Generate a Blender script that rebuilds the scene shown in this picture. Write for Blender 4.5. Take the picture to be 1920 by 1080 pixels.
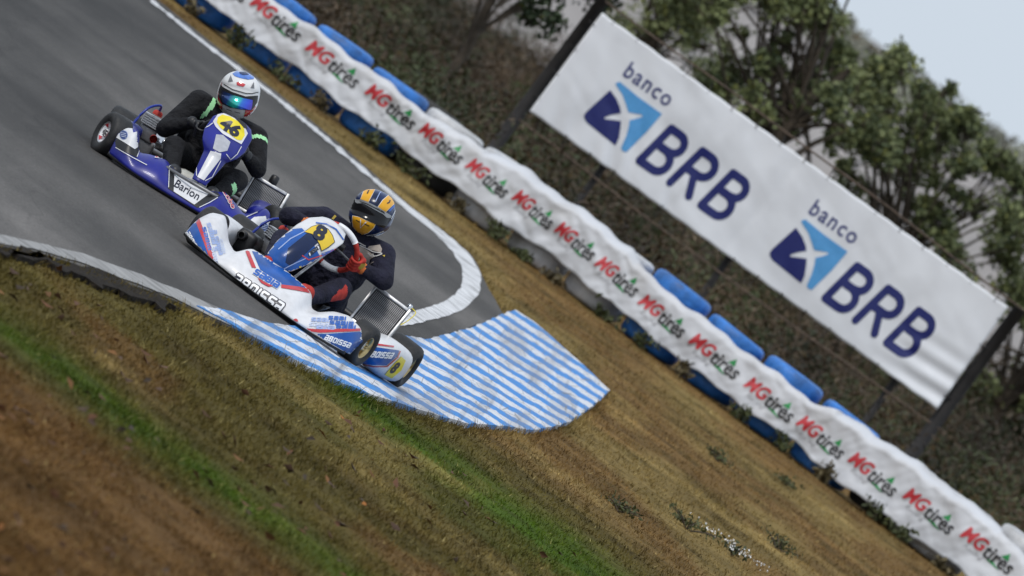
import bpy, bmesh, math, random
import numpy as np
from mathutils import Vector, Matrix
from mathutils.bvhtree import BVHTree

for o in list(bpy.data.objects):
    bpy.data.objects.remove(o)
scene = bpy.context.scene
col = scene.collection
R = math.radians
random.seed(7)
rng = np.random.default_rng(11)

# ------------------------------------------------------------------ camera
F, CAMH, ROLL, VH = 25400.0, 3.27, R(36), 780.0      # focal length in 1920-wide pixels, eye height, tilt, horizon offset
cd = bpy.data.cameras.new('camera')
cam = bpy.data.objects.new('camera', cd); col.objects.link(cam)
cd.sensor_width = 36.0
cd.lens = 36.0 * F / 1920.0
cd.clip_start, cd.clip_end = 1.0, 20000.0
pitch = math.atan(VH / F)
fwd = Vector((0, math.cos(pitch), -math.sin(pitch)))
up0 = Vector((0, math.sin(pitch), math.cos(pitch)))
rt0 = Vector((1, 0, 0))
c_up = up0 * math.cos(ROLL) - rt0 * math.sin(ROLL)
c_rt = rt0 * math.cos(ROLL) + up0 * math.sin(ROLL)
m = Matrix((c_rt, c_up, -fwd)).transposed().to_4x4()
m.translation = Vector((0, 0, CAMH))
cam.matrix_world = m
cd.dof.use_dof = True
cd.dof.focus_distance = 78.5
cd.dof.aperture_fstop = 7.2
scene.camera = cam

# ------------------------------------------------------------------ light
world = bpy.data.worlds.new('World'); scene.world = world
world.use_nodes = True
wn = world.node_tree.nodes; wl = world.node_tree.links
sky = wn.new('ShaderNodeTexSky'); sky.sky_type = 'NISHITA'; sky.sun_disc = False
SUN_EL, SUN_AZ = R(52), R(215)          # azimuth clockwise from +Y
sky.sun_elevation = SUN_EL; sky.sun_rotation = SUN_AZ
sky.dust_density = 2.5; sky.air_density = 1.0; sky.ozone_density = 1.5
wn['Background'].inputs['Strength'].default_value = 0.10
veil = wn.new('ShaderNodeMix'); veil.data_type = 'RGBA'        # thin even cloud over the whole sky
veil.inputs[0].default_value = .78; veil.inputs[7].default_value = (8.6, 9.7, 11.0, 1)
wl.new(sky.outputs[0], veil.inputs[6]); wl.new(veil.outputs[2], wn['Background'].inputs[0])
sd = bpy.data.lights.new('sun', 'SUN'); sd.energy = 1.9; sd.angle = R(11); sd.color = (1, .96, .9)
sun = bpy.data.objects.new('sun', sd); col.objects.link(sun)
sdir = Vector((math.sin(SUN_AZ) * math.cos(SUN_EL), math.cos(SUN_AZ) * math.cos(SUN_EL), math.sin(SUN_EL)))
sun.rotation_euler = sdir.to_track_quat('Z', 'Y').to_euler()
sun.location = (0, 60, 30)
vs = scene.view_settings
vs.view_transform = 'Standard'; vs.look = 'None'; vs.gamma = 1; vs.use_curve_mapping = False
vs.exposure = -0.17

# ------------------------------------------------------------------ survey helpers: photograph measurements -> metres on site
def uv(x, y):
    dx, dy = x - 960.0, y - 540.0
    return dx * math.cos(ROLL) + dy * math.sin(ROLL), dx * math.sin(ROLL) - dy * math.cos(ROLL)
def gnd(x, y):
    u, v = uv(x, y)
    D = F * CAMH / (VH - v)
    return (u / F * D, D)
def at(x, y, Y):
    u, v = uv(x, y)
    return Vector((u / F * Y, Y, CAMH + (v - VH) / F * Y))
def sm(t):
    t = min(max(t, 0.0), 1.0); return t * t * (3 - 2 * t)
def bank(x, y):
    w = sm((y - 79.0) / 1.2) * (1 - sm((y - 83.2) / 3.0))
    return .118 * sm((x + 2.75) / 1.45) * (1 - sm((x + 1.25) / .9)) * w

# ------------------------------------------------------------------ materials
MATS = {}
def mat(name, rgb, rough=.5, metal=0.0, coat=0.0, var=.12, scale=30.0, bump=0.0, bscale=None, spec=.5, attr=None, trans=0.0, dirt=None):
    if name in MATS: return MATS[name]
    M = bpy.data.materials.new(name); M.use_nodes = True
    n, l = M.node_tree.nodes, M.node_tree.links
    b = n['Principled BSDF']
    b.inputs['Roughness'].default_value = rough
    b.inputs['Metallic'].default_value = metal
    b.inputs['Coat Weight'].default_value = coat
    b.inputs['Coat Roughness'].default_value = .08
    b.inputs['Specular IOR Level'].default_value = spec
    if trans: b.inputs['Transmission Weight'].default_value = trans
    tc = n.new('ShaderNodeTexCoord')
    nz = n.new('ShaderNodeTexNoise'); nz.inputs['Scale'].default_value = scale; nz.inputs['Detail'].default_value = 5
    l.new(tc.outputs['Object'], nz.inputs['Vector'])
    mr = n.new('ShaderNodeMapRange'); mr.inputs[1].default_value = .3; mr.inputs[2].default_value = .7
    mr.inputs[3].default_value = 1 - var; mr.inputs[4].default_value = 1 + var
    l.new(nz.outputs['Fac'], mr.inputs[0])
    mx = n.new('ShaderNodeMix'); mx.data_type = 'RGBA'; mx.blend_type = 'MULTIPLY'; mx.inputs[0].default_value = 1
    if attr:
        at_ = n.new('ShaderNodeAttribute'); at_.attribute_name = attr
        l.new(at_.outputs['Color'], mx.inputs[6])
    else:
        mx.inputs[6].default_value = (*rgb, 1)
    l.new(mr.outputs[0], mx.inputs[7])
    out = mx.outputs[2]
    if dirt:
        nd = n.new('ShaderNodeTexNoise'); nd.inputs['Scale'].default_value = dirt[1]; nd.inputs['Detail'].default_value = 8
        l.new(tc.outputs['Object'], nd.inputs['Vector'])
        rd = n.new('ShaderNodeMapRange'); rd.inputs[1].default_value = .52; rd.inputs[2].default_value = .75
        rd.inputs[3].default_value = 0; rd.inputs[4].default_value = dirt[2]
        l.new(nd.outputs['Fac'], rd.inputs[0])
        md = n.new('ShaderNodeMix'); md.data_type = 'RGBA'
        l.new(rd.outputs[0], md.inputs[0]); l.new(out, md.inputs[6]); md.inputs[7].default_value = (*dirt[0], 1)
        out = md.outputs[2]
    l.new(out, b.inputs['Base Color'])
    if bump:
        nb = n.new('ShaderNodeTexNoise'); nb.inputs['Scale'].default_value = bscale or scale; nb.inputs['Detail'].default_value = 6
        l.new(tc.outputs['Object'], nb.inputs['Vector'])
        bp = n.new('ShaderNodeBump'); bp.inputs['Strength'].default_value = bump; bp.inputs['Distance'].default_value = .02 if bump < .95 else .05
        l.new(nb.outputs['Fac'], bp.inputs['Height']); l.new(bp.outputs[0], b.inputs['Normal'])
    MATS[name] = M
    return M
MUD = (.12, .09, .06)
WHITE = mat('white_bodywork', (.70, .70, .72), .38, coat=.1, var=.05, dirt=((.32, .30, .29), 8, .4))
BLUE = mat('blue_bodywork', (.008, .085, .36), .33, coat=.12, var=.25, scale=8, spec=.35, dirt=((.10, .13, .2), 7, .25))
NAVY = mat('violet_blue_bodywork', (.011, .016, .23), .33, coat=.12, var=.25, scale=8, spec=.35, dirt=((.07, .07, .12), 7, .3))
RED = mat('red_print', (.52, .03, .04), .35, coat=.3)
BLK = mat('black_plastic', (.012, .012, .014), .45, var=.2)
DARKP = mat('dark_print', (.01, .012, .03), .4)
YEL = mat('yellow_print', (.72, .50, .03), .4, var=.05)
YEL2 = mat('bright_yellow_print', (.80, .66, .02), .4, var=.05)
WPRINT = mat('white_print', (.80, .81, .84), .35, var=.03)
BPRINT = mat('blue_print', (.03, .12, .45), .4, var=.08)
BFADE = mat('pale_blue_print', (.33, .42, .68), .4, var=.08)
BFADE2 = mat('faint_blue_print', (.55, .6, .74), .4, var=.05)
RUBBER = mat('tyre_rubber', (.014, .014, .015), .62, var=.3, scale=40, dirt=((.06, .055, .05), 25, .5), bump=.15, bscale=120)
GOLD = mat('gold_rim', (.55, .42, .2), .3, metal=.9, var=.2)
ALU = mat('aluminium', (.50, .50, .51), .42, metal=.85, var=.3)
GALU = mat('radiator_core', (.02, .02, .022), .6, metal=.2, var=.3)
FIN = mat('radiator_fin', (.24, .24, .25), .5, metal=.5, var=.3)
CHROME = mat('chrome_tube', (.7, .7, .72), .15, metal=1, var=.1)
SUIT8 = mat('navy_racing_suit', (.014, .014, .03), .85, var=.4, scale=10, bump=1, bscale=13, spec=.3)
SUIT46 = mat('black_racing_suit', (.010, .010, .012), .85, var=.4, scale=10, bump=1, bscale=13, spec=.3)
BEIGE = mat('beige_suit_panel', (.38, .33, .29), .8, var=.15, bump=.4, bscale=25)
MINT = mat('mint_green_suit_stripe', (.38, .78, .40), .7, var=.08)
REDF = mat('red_fabric', (.42, .025, .015), .7, var=.2, bump=.3)
YELF = mat('mustard_fabric', (.42, .30, .04), .7, var=.2, bump=.3)
HELB = mat('helmet_navy', (.006, .02, .085), .25, coat=.1, var=.6, scale=9, spec=.35)
HELW = mat('helmet_white', (.74, .74, .74), .28, coat=.15, var=.05, scale=12)
ORANGE = mat('helmet_orange', (.80, .40, .02), .3, coat=.1, var=.15, scale=14, spec=.35)
VISOR = mat('dark_visor', (.006, .006, .008), .14, coat=0, var=.05, spec=.35)
SILVER = mat('silver_strip', (.32, .33, .34), .4, metal=.3, var=.2)
HRED = mat('helmet_red', (.55, .02, .03), .22, coat=.8)
BLUEHOSE = mat('blue_hose', (.01, .03, .28), .35)
SEATM = mat('seat_shell', (.03, .03, .032), .3, coat=.4)
GREY = mat('grey_metal', (.22, .22, .23), .45, metal=.6, var=.25)

def visor_mirror():
    M = bpy.data.materials.new('iridium_visor'); M.use_nodes = True
    n, l = M.node_tree.nodes, M.node_tree.links; b = n['Principled BSDF']
    tc = n.new('ShaderNodeTexCoord'); sx = n.new('ShaderNodeSeparateXYZ'); l.new(tc.outputs['Object'], sx.inputs[0])
    mr = n.new('ShaderNodeMapRange'); mr.inputs[1].default_value = -.10; mr.inputs[2].default_value = .10
    l.new(sx.outputs[0], mr.inputs[0])
    cr = n.new('ShaderNodeValToRGB'); e = cr.color_ramp.elements
    e[0].position = 0; e[0].color = (.004, .01, .06, 1)
    e[1].position = 1; e[1].color = (.06, .01, .4, 1)
    for p, c in ((.25, (.01, .06, .25, 1)), (.42, (.01, .42, .33, 1)), (.56, (.02, .5, .45, 1)), (.66, (.02, .16, .62, 1)), (.82, (.03, .08, .7, 1))):
        q = e.new(p); q.color = c
    l.new(mr.outputs[0], cr.inputs[0]); l.new(cr.outputs[0], b.inputs['Base Color'])
    b.inputs['Metallic'].default_value = .55; b.inputs['Roughness'].default_value = .12; b.inputs['Coat Weight'].default_value = 1
    return M
IRID = visor_mirror()

# ------------------------------------------------------------------ object helpers
def link(name, me, M=None, parent=None, smooth=True):
    if M is not None and not me.materials: me.materials.append(M)
    if smooth: me.polygons.foreach_set('use_smooth', [True] * len(me.polygons))
    o = bpy.data.objects.new(name, me); col.objects.link(o)
    if parent is not None: o.parent = parent
    return o
def pyd(verts, faces):
    me = bpy.data.meshes.new('m'); me.from_pydata([tuple(v) for v in verts], [], faces); me.update(); return me
def tag(o, label, cat=None, group=None, kind=None):
    if label: o['label'] = label
    if cat: o['category'] = cat
    if group: o['group'] = group
    if kind: o['kind'] = kind
    return o
def empty(name, loc, rot=(0, 0, 0)):
    o = bpy.data.objects.new(name, None); o.location = loc; o.rotation_euler = rot; o.empty_display_size = .1
    col.objects.link(o); return o

class MB:
    """collects simple shapes into one mesh"""
    def __init__(s): s.v = []; s.f = []
    def add(s, v, f):
        k = len(s.v); s.v += [tuple(p) for p in v]; s.f += [tuple(i + k for i in q) for q in f]; return s
    def box(s, c, d, rot=None, bev=.15):
        bm = bmesh.new(); bmesh.ops.create_cube(bm, size=1)
        for q in bm.verts: q.co = Vector((q.co.x * d[0], q.co.y * d[1], q.co.z * d[2]))
        if bev: bmesh.ops.bevel(bm, geom=bm.edges[:], offset=min(d) * bev, segments=2, affect='EDGES', profile=.6)
        Mx = rot.to_matrix() if rot is not None else Matrix.Identity(3)
        s.add([Mx @ q.co + Vector(c) for q in bm.verts], [[w.index for w in f.verts] for f in bm.faces]); bm.free(); return s
    def tube(s, pts, r, n=10, cap=True, smooth=0):
        P = [Vector(p) for p in pts]
        if smooth:
            Q = []
            for i in range(len(P) - 1):
                p0, p1, p2, p3 = P[max(i - 1, 0)], P[i], P[i + 1], P[min(i + 2, len(P) - 1)]
                for k in range(smooth):
                    t = k / smooth
                    Q.append(.5 * ((2 * p1) + (p2 - p0) * t + (2 * p0 - 5 * p1 + 4 * p2 - p3) * t * t + (3 * p1 - p0 - 3 * p2 + p3) * t ** 3))
            Q.append(P[-1]); 
            if not isinstance(r, (int, float)):
                r = [r[min(int(i / smooth), len(r) - 1)] for i in range(len(Q))]
            P = Q
        rr = [r] * len(P) if isinstance(r, (int, float)) else r
        vs_, fs = [], []
        up = Vector((0, 0, 1))
        for i, p in enumerate(P):
            d = (P[min(i + 1, len(P) - 1)] - P[max(i - 1, 0)]).normalized()
            a = d.cross(up) if abs(d.dot(up)) < .95 else d.cross(Vector((1, 0, 0)))
            a.normalize(); b = a.cross(d)
            for k in range(n):
                t = 2 * math.pi * k / n
                vs_.append(p + (a * math.cos(t) + b * math.sin(t)) * rr[i])
        for i in range(len(P) - 1):
            for k in range(n):
                fs.append((i * n + k, i * n + (k + 1) % n, (i + 1) * n + (k + 1) % n, (i + 1) * n + k))
        if cap:
            fs.append(tuple(range(n))); fs.append(tuple(range((len(P) - 1) * n, len(P) * n))[::-1])
        return s.add(vs_, fs)
    def lathe(s, prof, n=32, axis='x', c=(0, 0, 0), closed=False):
        vs_, fs = [], []
        k = len(prof)
        for i in range(n):
            t = 2 * math.pi * i / n
            for r, h in prof:
                a, b = r * math.cos(t), r * math.sin(t)
                p = (h, a, b) if axis == 'x' else ((a, b, h) if axis == 'z' else (a, h, b))
                vs_.append((p[0] + c[0], p[1] + c[1], p[2] + c[2]))
        for i in range(n):
            j = (i + 1) % n
            for q in range(k if closed else k - 1):
                w = (q + 1) % k
                fs.append((i * k + q, j * k + q, j * k + w, i * k + w))
        return s.add(vs_, fs)
    def caps(s, p0, r0, p1, r1, n=14):
        """tapered capsule (closed)"""
        p0, p1 = Vector(p0), Vector(p1); d = (p1 - p0)
        L = d.length or 1e-6; d = d / L
        a = d.cross(Vector((0, 0, 1))) if abs(d.z) < .95 else d.cross(Vector((1, 0, 0)))
        a.normalize(); b = a.cross(d)
        rings = []
        for k in range(1, 5): rings.append((p0 - d * r0 * math.cos(k * math.pi / 8), r0 * math.sin(k * math.pi / 8)))
        for k in range(4, 0, -1): rings.append((p1 + d * r1 * math.cos(k * math.pi / 8), r1 * math.sin(k * math.pi / 8)))
        vs_, fs = [], []
        for c, r in rings:
            for k in range(n):
                t = 2 * math.pi * k / n; vs_.append(c + (a * math.cos(t) + b * math.sin(t)) * r)
        for i in range(len(rings) - 1):
            for k in range(n): fs.append((i * n + k, i * n + (k + 1) % n, (i + 1) * n + (k + 1) % n, (i + 1) * n + k))
        vs_ += [p0 - d * r0, p1 + d * r1]; A, B = len(vs_) - 2, len(vs_) - 1
        for k in range(n):
            fs.append((A, (k + 1) % n, k)); q = (len(rings) - 1) * n; fs.append((B, q + k, q + (k + 1) % n))
        return s.add(vs_, fs)
    def build(s, name, M, parent=None, smooth=True, loc=None, rot=None):
        o = link(name, pyd(s.v, s.f), M, parent, smooth)
        if loc is not None: o.location = loc
        if rot is not None: o.rotation_euler = rot
        return o

def evaluated(ob):
    dg = bpy.context.evaluated_depsgraph_get(); dg.update()
    return bpy.data.meshes.new_from_object(ob.evaluated_get(dg))
def fused(mb, voxel, smooth_it=6):
    """fuse overlapping limbs into one continuous skin"""
    o = mb.build('tmp', None, None)
    r = o.modifiers.new('r', 'REMESH'); r.mode = 'VOXEL'; r.voxel_size = voxel
    if smooth_it:
        q = o.modifiers.new('s', 'SMOOTH'); q.factor = .5; q.iterations = smooth_it
    me = evaluated(o); bpy.data.objects.remove(o)
    return me

# ---- flat shapes (print) -------------------------------------------------
def flat_from_bm(bm, L):
    bmesh.ops.triangulate(bm, faces=bm.faces[:])
    for _ in range(7):
        e = [x for x in bm.edges if x.calc_length() > L]
        if not e: break
        bmesh.ops.subdivide_edges(bm, edges=e, cuts=1)
        bmesh.ops.triangulate(bm, faces=[f for f in bm.faces if len(f.verts) > 3])
    v = [(q.co.x, q.co.y) for q in bm.verts]; bm.verts.index_update()
    f = [tuple(w.index for w in q.verts) for q in bm.faces]
    bm.free(); return v, f
def poly2(pts, L=.04):
    bm = bmesh.new(); bm.faces.new([bm.verts.new((p[0], p[1], 0)) for p in pts]); return flat_from_bm(bm, L)
TXT = {}
def text2(s, w, h, shear=0.0, bold=0.0, L=.05, cx=0, cy=0, ang=0.0, sp=1.0):
    key = (s, bold, sp)
    if key not in TXT:
        cu = bpy.data.curves.new('t', 'FONT'); cu.body = s; cu.offset = bold; cu.resolution_u = 3; cu.space_character = sp
        ob = bpy.data.objects.new('t', cu); col.objects.link(ob)
        me = evaluated(ob); bpy.data.objects.remove(ob)
        TXT[key] = ([tuple(q.co[:2]) for q in me.vertices], [tuple(p.vertices) for p in me.polygons]); bpy.data.meshes.remove(me)
    V, Fc = TXT[key]
    a = np.array(V); lo, hi = a.min(0), a.max(0)
    a = (a - (lo + hi) / 2) / (hi - lo) * np.array([w, h])
    a[:, 0] += a[:, 1] * shear
    ca, sa = math.cos(ang), math.sin(ang)
    b = np.stack([a[:, 0] * ca - a[:, 1] * sa + cx, a[:, 0] * sa + a[:, 1] * ca + cy], 1)
    bm = bmesh.new(); vv = [bm.verts.new((p[0], p[1], 0)) for p in b]
    for q in Fc:
        try: bm.faces.new([vv[i] for i in q])
        except ValueError: pass
    return flat_from_bm(bm, L)
def seg_sdf(P, strokes):
    d = np.full(len(P), 1e9)
    for st in strokes:
        for a, b in zip(st[:-1], st[1:]):
            a, b = np.array(a, float), np.array(b, float); ab = b - a
            t = np.clip(((P - a) @ ab) / max(ab @ ab, 1e-12), 0, 1)
            d = np.minimum(d, np.linalg.norm(P - (a + t[:, None] * ab), axis=1))
    return d
def contour(fn, x0, x1, y0, y1, nx, ny):
    """area where fn < 0 as a clean triangle mesh (marching squares)"""
    xs, ys = np.linspace(x0, x1, nx), np.linspace(y0, y1, ny)
    X, Y = np.meshgrid(xs, ys); g = fn(np.stack([X.ravel(), Y.ravel()], 1)).reshape(ny, nx)
    V, Fc, idx = [], [], {}
    def vert(k, p):
        if k not in idx: idx[k] = len(V); V.append(p)
        return idx[k]
    for j in range(ny - 1):
        for i in range(nx - 1):
            c4 = [(i, j), (i + 1, j), (i + 1, j + 1), (i, j + 1)]
            val = [g[q[1], q[0]] for q in c4]
            if min(val) >= 0: continue
            out = []
            for k in range(4):
                p, q = c4[k], c4[(k + 1) % 4]; a, b = val[k], val[(k + 1) % 4]
                if a < 0: out.append(vert(p, (xs[p[0]], ys[p[1]])))
                if (a < 0) != (b < 0):
                    t = a / (a - b); key = (min(p, q), max(p, q))
                    out.append(vert(key, (xs[p[0]] + (xs[q[0]] - xs[p[0]]) * t, ys[p[1]] + (ys[q[1]] - ys[p[1]]) * t)))
            if len(out) >= 3: Fc.append(tuple(out))
    return V, Fc
TECH = {'A': [[(.02, 1), (.62, 1), (.7, .9), (.7, 0), (0, 0), (0, .48), (.7, .48)]],
        'B': [[(0, 0), (0, 1), (.62, 1), (.66, .9), (.66, .6), (.58, .5), (0, .5)], [(.58, .5), (.7, .4), (.7, .08), (.62, 0), (0, 0)]],
        'O': [[(0, .05), (0, .95), (.05, 1), (.65, 1), (.7, .95), (.7, .05), (.65, 0), (.05, 0), (0, .05)]],
        'I': [[(0, 0), (0, 1)]],
        'S': [[(.7, 1), (.05, 1), (0, .92), (0, .58), (.06, .5), (.64, .5), (.7, .42), (.7, .08), (.64, 0), (0, 0)]]}
def tech_text(s, w, h, sw=.26, shear=.25, cx=0, cy=0, ang=0.0, res=15):
    """blocky motorsport lettering fitted into w x h"""
    st, x = [], 0.0
    for ch in s:
        if ch == ' ': x += .5; continue
        for q in TECH[ch]: st.append([(p[0] + x, p[1]) for p in q])
        x += (.7 if ch != 'I' else 0.0) + .42
    W = x - .42
    V, Fc = contour(lambda P: seg_sdf(P, st) - sw / 2, -.25, W + .25, -.25, 1.25, int((W + .5) * res), int(1.5 * res))
    a = np.array(V); a = (a - np.array([W / 2, .5])) * np.array([w / W, h])
    a[:, 0] += a[:, 1] * shear
    ca, sa = math.cos(ang), math.sin(ang)
    return np.stack([a[:, 0] * ca - a[:, 1] * sa + cx, a[:, 0] * sa + a[:, 1] * ca + cy], 1).tolist(), Fc
def print_on(name, flat, bvh, M, parent, O=(0, -3, 0), A=(1, 0, 0), B=(0, 0, 1), D=(0, 1, 0), eps=.002, maxd=6.0):
    """lay a flat print onto a surface along direction D"""
    O, A, B, D = Vector(O), Vector(A), Vector(B), Vector(D).normalized()
    V, Fc = flat; out, ok = [], []
    for a, b in V:
        hit, nrm, _, _ = bvh.ray_cast(O + A * a + B * b, D, maxd)
        if hit is None: out.append((0, 0, 0)); ok.append(False)
        else:
            if nrm.dot(D) > 0: nrm = -nrm
            out.append(hit + nrm * eps - D * eps * .5); ok.append(True)
    fs = [f for f in Fc if all(ok[i] for i in f)]
    if not fs: return None
    used = sorted({i for f in fs for i in f}); mp = {k: i for i, k in enumerate(used)}
    return link(name, pyd([out[i] for i in used], [tuple(mp[i] for i in f) for f in fs]), M, parent)
def bvh_of(me):
    return BVHTree.FromPolygons([q.co.copy() for q in me.vertices], [tuple(p.vertices) for p in me.polygons])

# ---- value noise ---------------------------------------------------------
NT = rng.random((256, 256))
def vnoise(x, y, octs=4):
    x, y = np.asarray(x, float), np.asarray(y, float); tot = 0; amp = 1; s = 0
    for o in range(octs):
        xi, yi = np.floor(x).astype(int), np.floor(y).astype(int); fx, fy = x - xi, y - yi
        fx, fy = fx * fx * (3 - 2 * fx), fy * fy * (3 - 2 * fy)
        a = NT[yi % 256, xi % 256]; b = NT[yi % 256, (xi + 1) % 256]; c = NT[(yi + 1) % 256, xi % 256]; d = NT[(yi + 1) % 256, (xi + 1) % 256]
        tot = tot + amp * ((a * (1 - fx) + b * fx) * (1 - fy) + (c * (1 - fx) + d * fx) * fy); s += amp
        amp *= .5; x = x * 2.03 + 17.3; y = y * 2.03 + 5.1
    return tot / s
def inside(px, py, poly):
    r = np.zeros(len(px), bool); n = len(poly)
    for i in range(n):
        x0, y0 = poly[i]; x1, y1 = poly[(i + 1) % n]
        if y0 == y1: continue
        c = ((y0 > py) != (y1 > py)) & (px < (x1 - x0) * (py - y0) / (y1 - y0) + x0)
        r ^= c
    return r
def set_col(me, cols, name='tint'):
    a = me.color_attributes.new(name, 'FLOAT_COLOR', 'POINT')
    c = np.ones((len(me.vertices), 4), np.float32); c[:, :3] = cols
    a.data.foreach_set('color', c.ravel())
def np_mesh(V, Fq, k):
    """fast mesh: V (n,3), Fq (m,k) index array"""
    me = bpy.data.meshes.new('m'); V = np.asarray(V, np.float32); Fq = np.asarray(Fq, np.int32)
    me.vertices.add(len(V)); me.vertices.foreach_set('co', V.ravel())
    me.loops.add(Fq.size); me.loops.foreach_set('vertex_index', Fq.ravel())
    me.polygons.add(len(Fq)); me.polygons.foreach_set('loop_start', np.arange(0, Fq.size, k, dtype=np.int32))
    me.update(); me.validate(); return me

# ================================================================== GROUND
def ragged(pts, step=.35, amp=.05, sx=1.0):
    out = []; n = len(pts)
    for i in range(n):
        a, b = Vector((*pts[i], 0)), Vector((*pts[(i + 1) % n], 0)); L = (b - a).length; k = max(1, min(80, int(L / step)))
        for j in range(k):
            p = a.lerp(b, j / k)
            out.append((p.x + (random.random() - .5) * amp * sx, p.y + (random.random() - .5) * amp * 6))
    return out
TRACK = [(-14, 40), (-3.4, 58.0), (-2.6, 63.0)] + [gnd(*p) for p in ((-20, 458), (60, 474), (150, 498), (230, 532), (330, 566), (420, 612), (560, 672), (700, 690), (800, 640), (880, 618), (945, 590), (925, 558), (905, 520), (885, 480), (835, 437), (770, 388), (700, 325), (620, 258), (520, 175), (400, 84), (285, -8))] + [(-5.6, 113.5), (-14, 114)]
KERB = [gnd(*p) for p in ((366, 577), (440, 618), (500, 650), (570, 690), (640, 724), (700, 746), (780, 771), (870, 797), (940, 803), (1000, 811), (1060, 797), (1105, 768), (1141, 735), (1095, 690), (1050, 650), (1000, 606), (965, 584), (945, 590), (880, 618), (800, 640), (740, 630), (640, 625), (500, 610), (430, 588))]

def ground_tint(x, y):
    """dry grass, bare red-brown earth and green bands as they lie on the verge"""
    wy = y + 2.2 * (vnoise(x * .8, y * .18, 3) - .5) * 2
    n1 = vnoise(x * 1.6, y * .35, 4); n2 = vnoise(x * 5 + 9, y * 1.2, 3); n3 = vnoise(x * .7 + 40, y * .12 + 3, 3)
    brown = np.array([.128, .072, .036]); olive = np.array([.088, .072, .028]); green = np.array([.042, .088, .008])
    tan = np.array([.195, .142, .072]); dark = np.array([.055, .036, .018]); straw = np.array([.27, .20, .10])
    c = olive[None] * np.ones((len(x), 1))
    def mixc(c, t, w): return c * (1 - w[:, None]) + t[None] * w[:, None]
    ss = lambda t: np.clip(t, 0, 1) ** 2 * (3 - 2 * np.clip(t, 0, 1))
    c = mixc(c, brown, ss((57.5 - wy) / 2.5) * .95)
    c = mixc(c, brown, np.exp(-((wy - 64.5) / 2.2) ** 2) * ss((n1 - .38) * 5) * .8)
    c = mixc(c, green, np.exp(-((wy - 59.6) / 1.5) ** 2) * np.clip(.25 + 1.1 * n2, 0, .9))
    c = mixc(c, green, np.exp(-((wy - 70.5) / 1.3) ** 2) * ss((x + .9) / .8) * .25)
    c = mixc(c, green, np.exp(-((wy - 74.2) / 1.7) ** 2) * ss((x + .75) / .35) * np.clip(.15 + .5 * n3 + .7 * n2, 0, .92))
    right = ss((wy - 77.5) / 6)
    c = mixc(c, tan * 1.0, right * .88)
    c = mixc(c, brown * 1.1, right * ss((n3 - .42) * 6) * .7)
    c = mixc(c, straw, ss((n1 - .58) * 6) * .45 * ss((wy - 57) / 4))
    c = mixc(c, olive, right * ss((n2 - .55) * 6) * .45)
    c = mixc(c, dark, ss((n2 - .60) * 7) * .35)
    n4 = vnoise(x * .9 + 7, y * 1.5, 4); n5 = vnoise(x * 2.5 + 3, y * 3.1, 3)
    c = c * (1 + (.6 + .4 * ss((y - 55) / 6)) * (n4 - .5) + .7 * (n5 - .5))[:, None]
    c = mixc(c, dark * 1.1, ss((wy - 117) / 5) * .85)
    return c * np.array([[1.0, .96, .70]])
def axis(fine0, fine1, step, far):
    a = list(np.arange(fine0, fine1 + 1e-6, step)); g = step
    l, r = [fine0], [fine1]
    while r[-1] < far[1]: g *= 1.5; r.append(r[-1] + g)
    g = step
    while l[-1] > far[0]: g *= 1.5; l.append(l[-1] - g)
    return np.array(sorted(set(l[1:] + a + r[1:])))
gx, gy = axis(-5.5, 6.5, .12, (-3000, 3000)), axis(42, 126, .3, (-200, 9000))
X, Y = np.meshgrid(gx, gy); xf, yf = X.ravel(), Y.ravel()
tr_in = inside(xf, yf, TRACK)
bump = (vnoise(xf * 3, yf * 1.5, 3) - .5) * .035
zf = np.where(tr_in, -.07, bump - .012)
near_track = np.zeros(len(xf), bool)
for dx, dy in ((.15, 0), (-.15, 0), (0, .6), (0, -.6)):
    near_track |= inside(xf + dx, yf + dy, TRACK)
    near_track |= inside(xf + dx, yf + dy, KERB)
zf = np.where(near_track & ~tr_in, -.012 - .01 * rng.random(len(xf)), zf)
zf = np.where((np.abs(xf) > 9) | (yf > 130) | (yf < 40), -.03, zf)
nx, ny = len(gx), len(gy)
I = (np.arange(ny - 1)[:, None] * nx + np.arange(nx - 1)[None]).ravel()
gme = np_mesh(np.stack([xf, yf, zf], 1), np.stack([I, I + 1, I + nx + 1, I + nx], 1), 4)
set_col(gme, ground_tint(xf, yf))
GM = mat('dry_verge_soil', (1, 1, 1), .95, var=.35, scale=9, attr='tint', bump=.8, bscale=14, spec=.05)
tag(link('ground', gme, GM), None, kind='structure')

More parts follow.
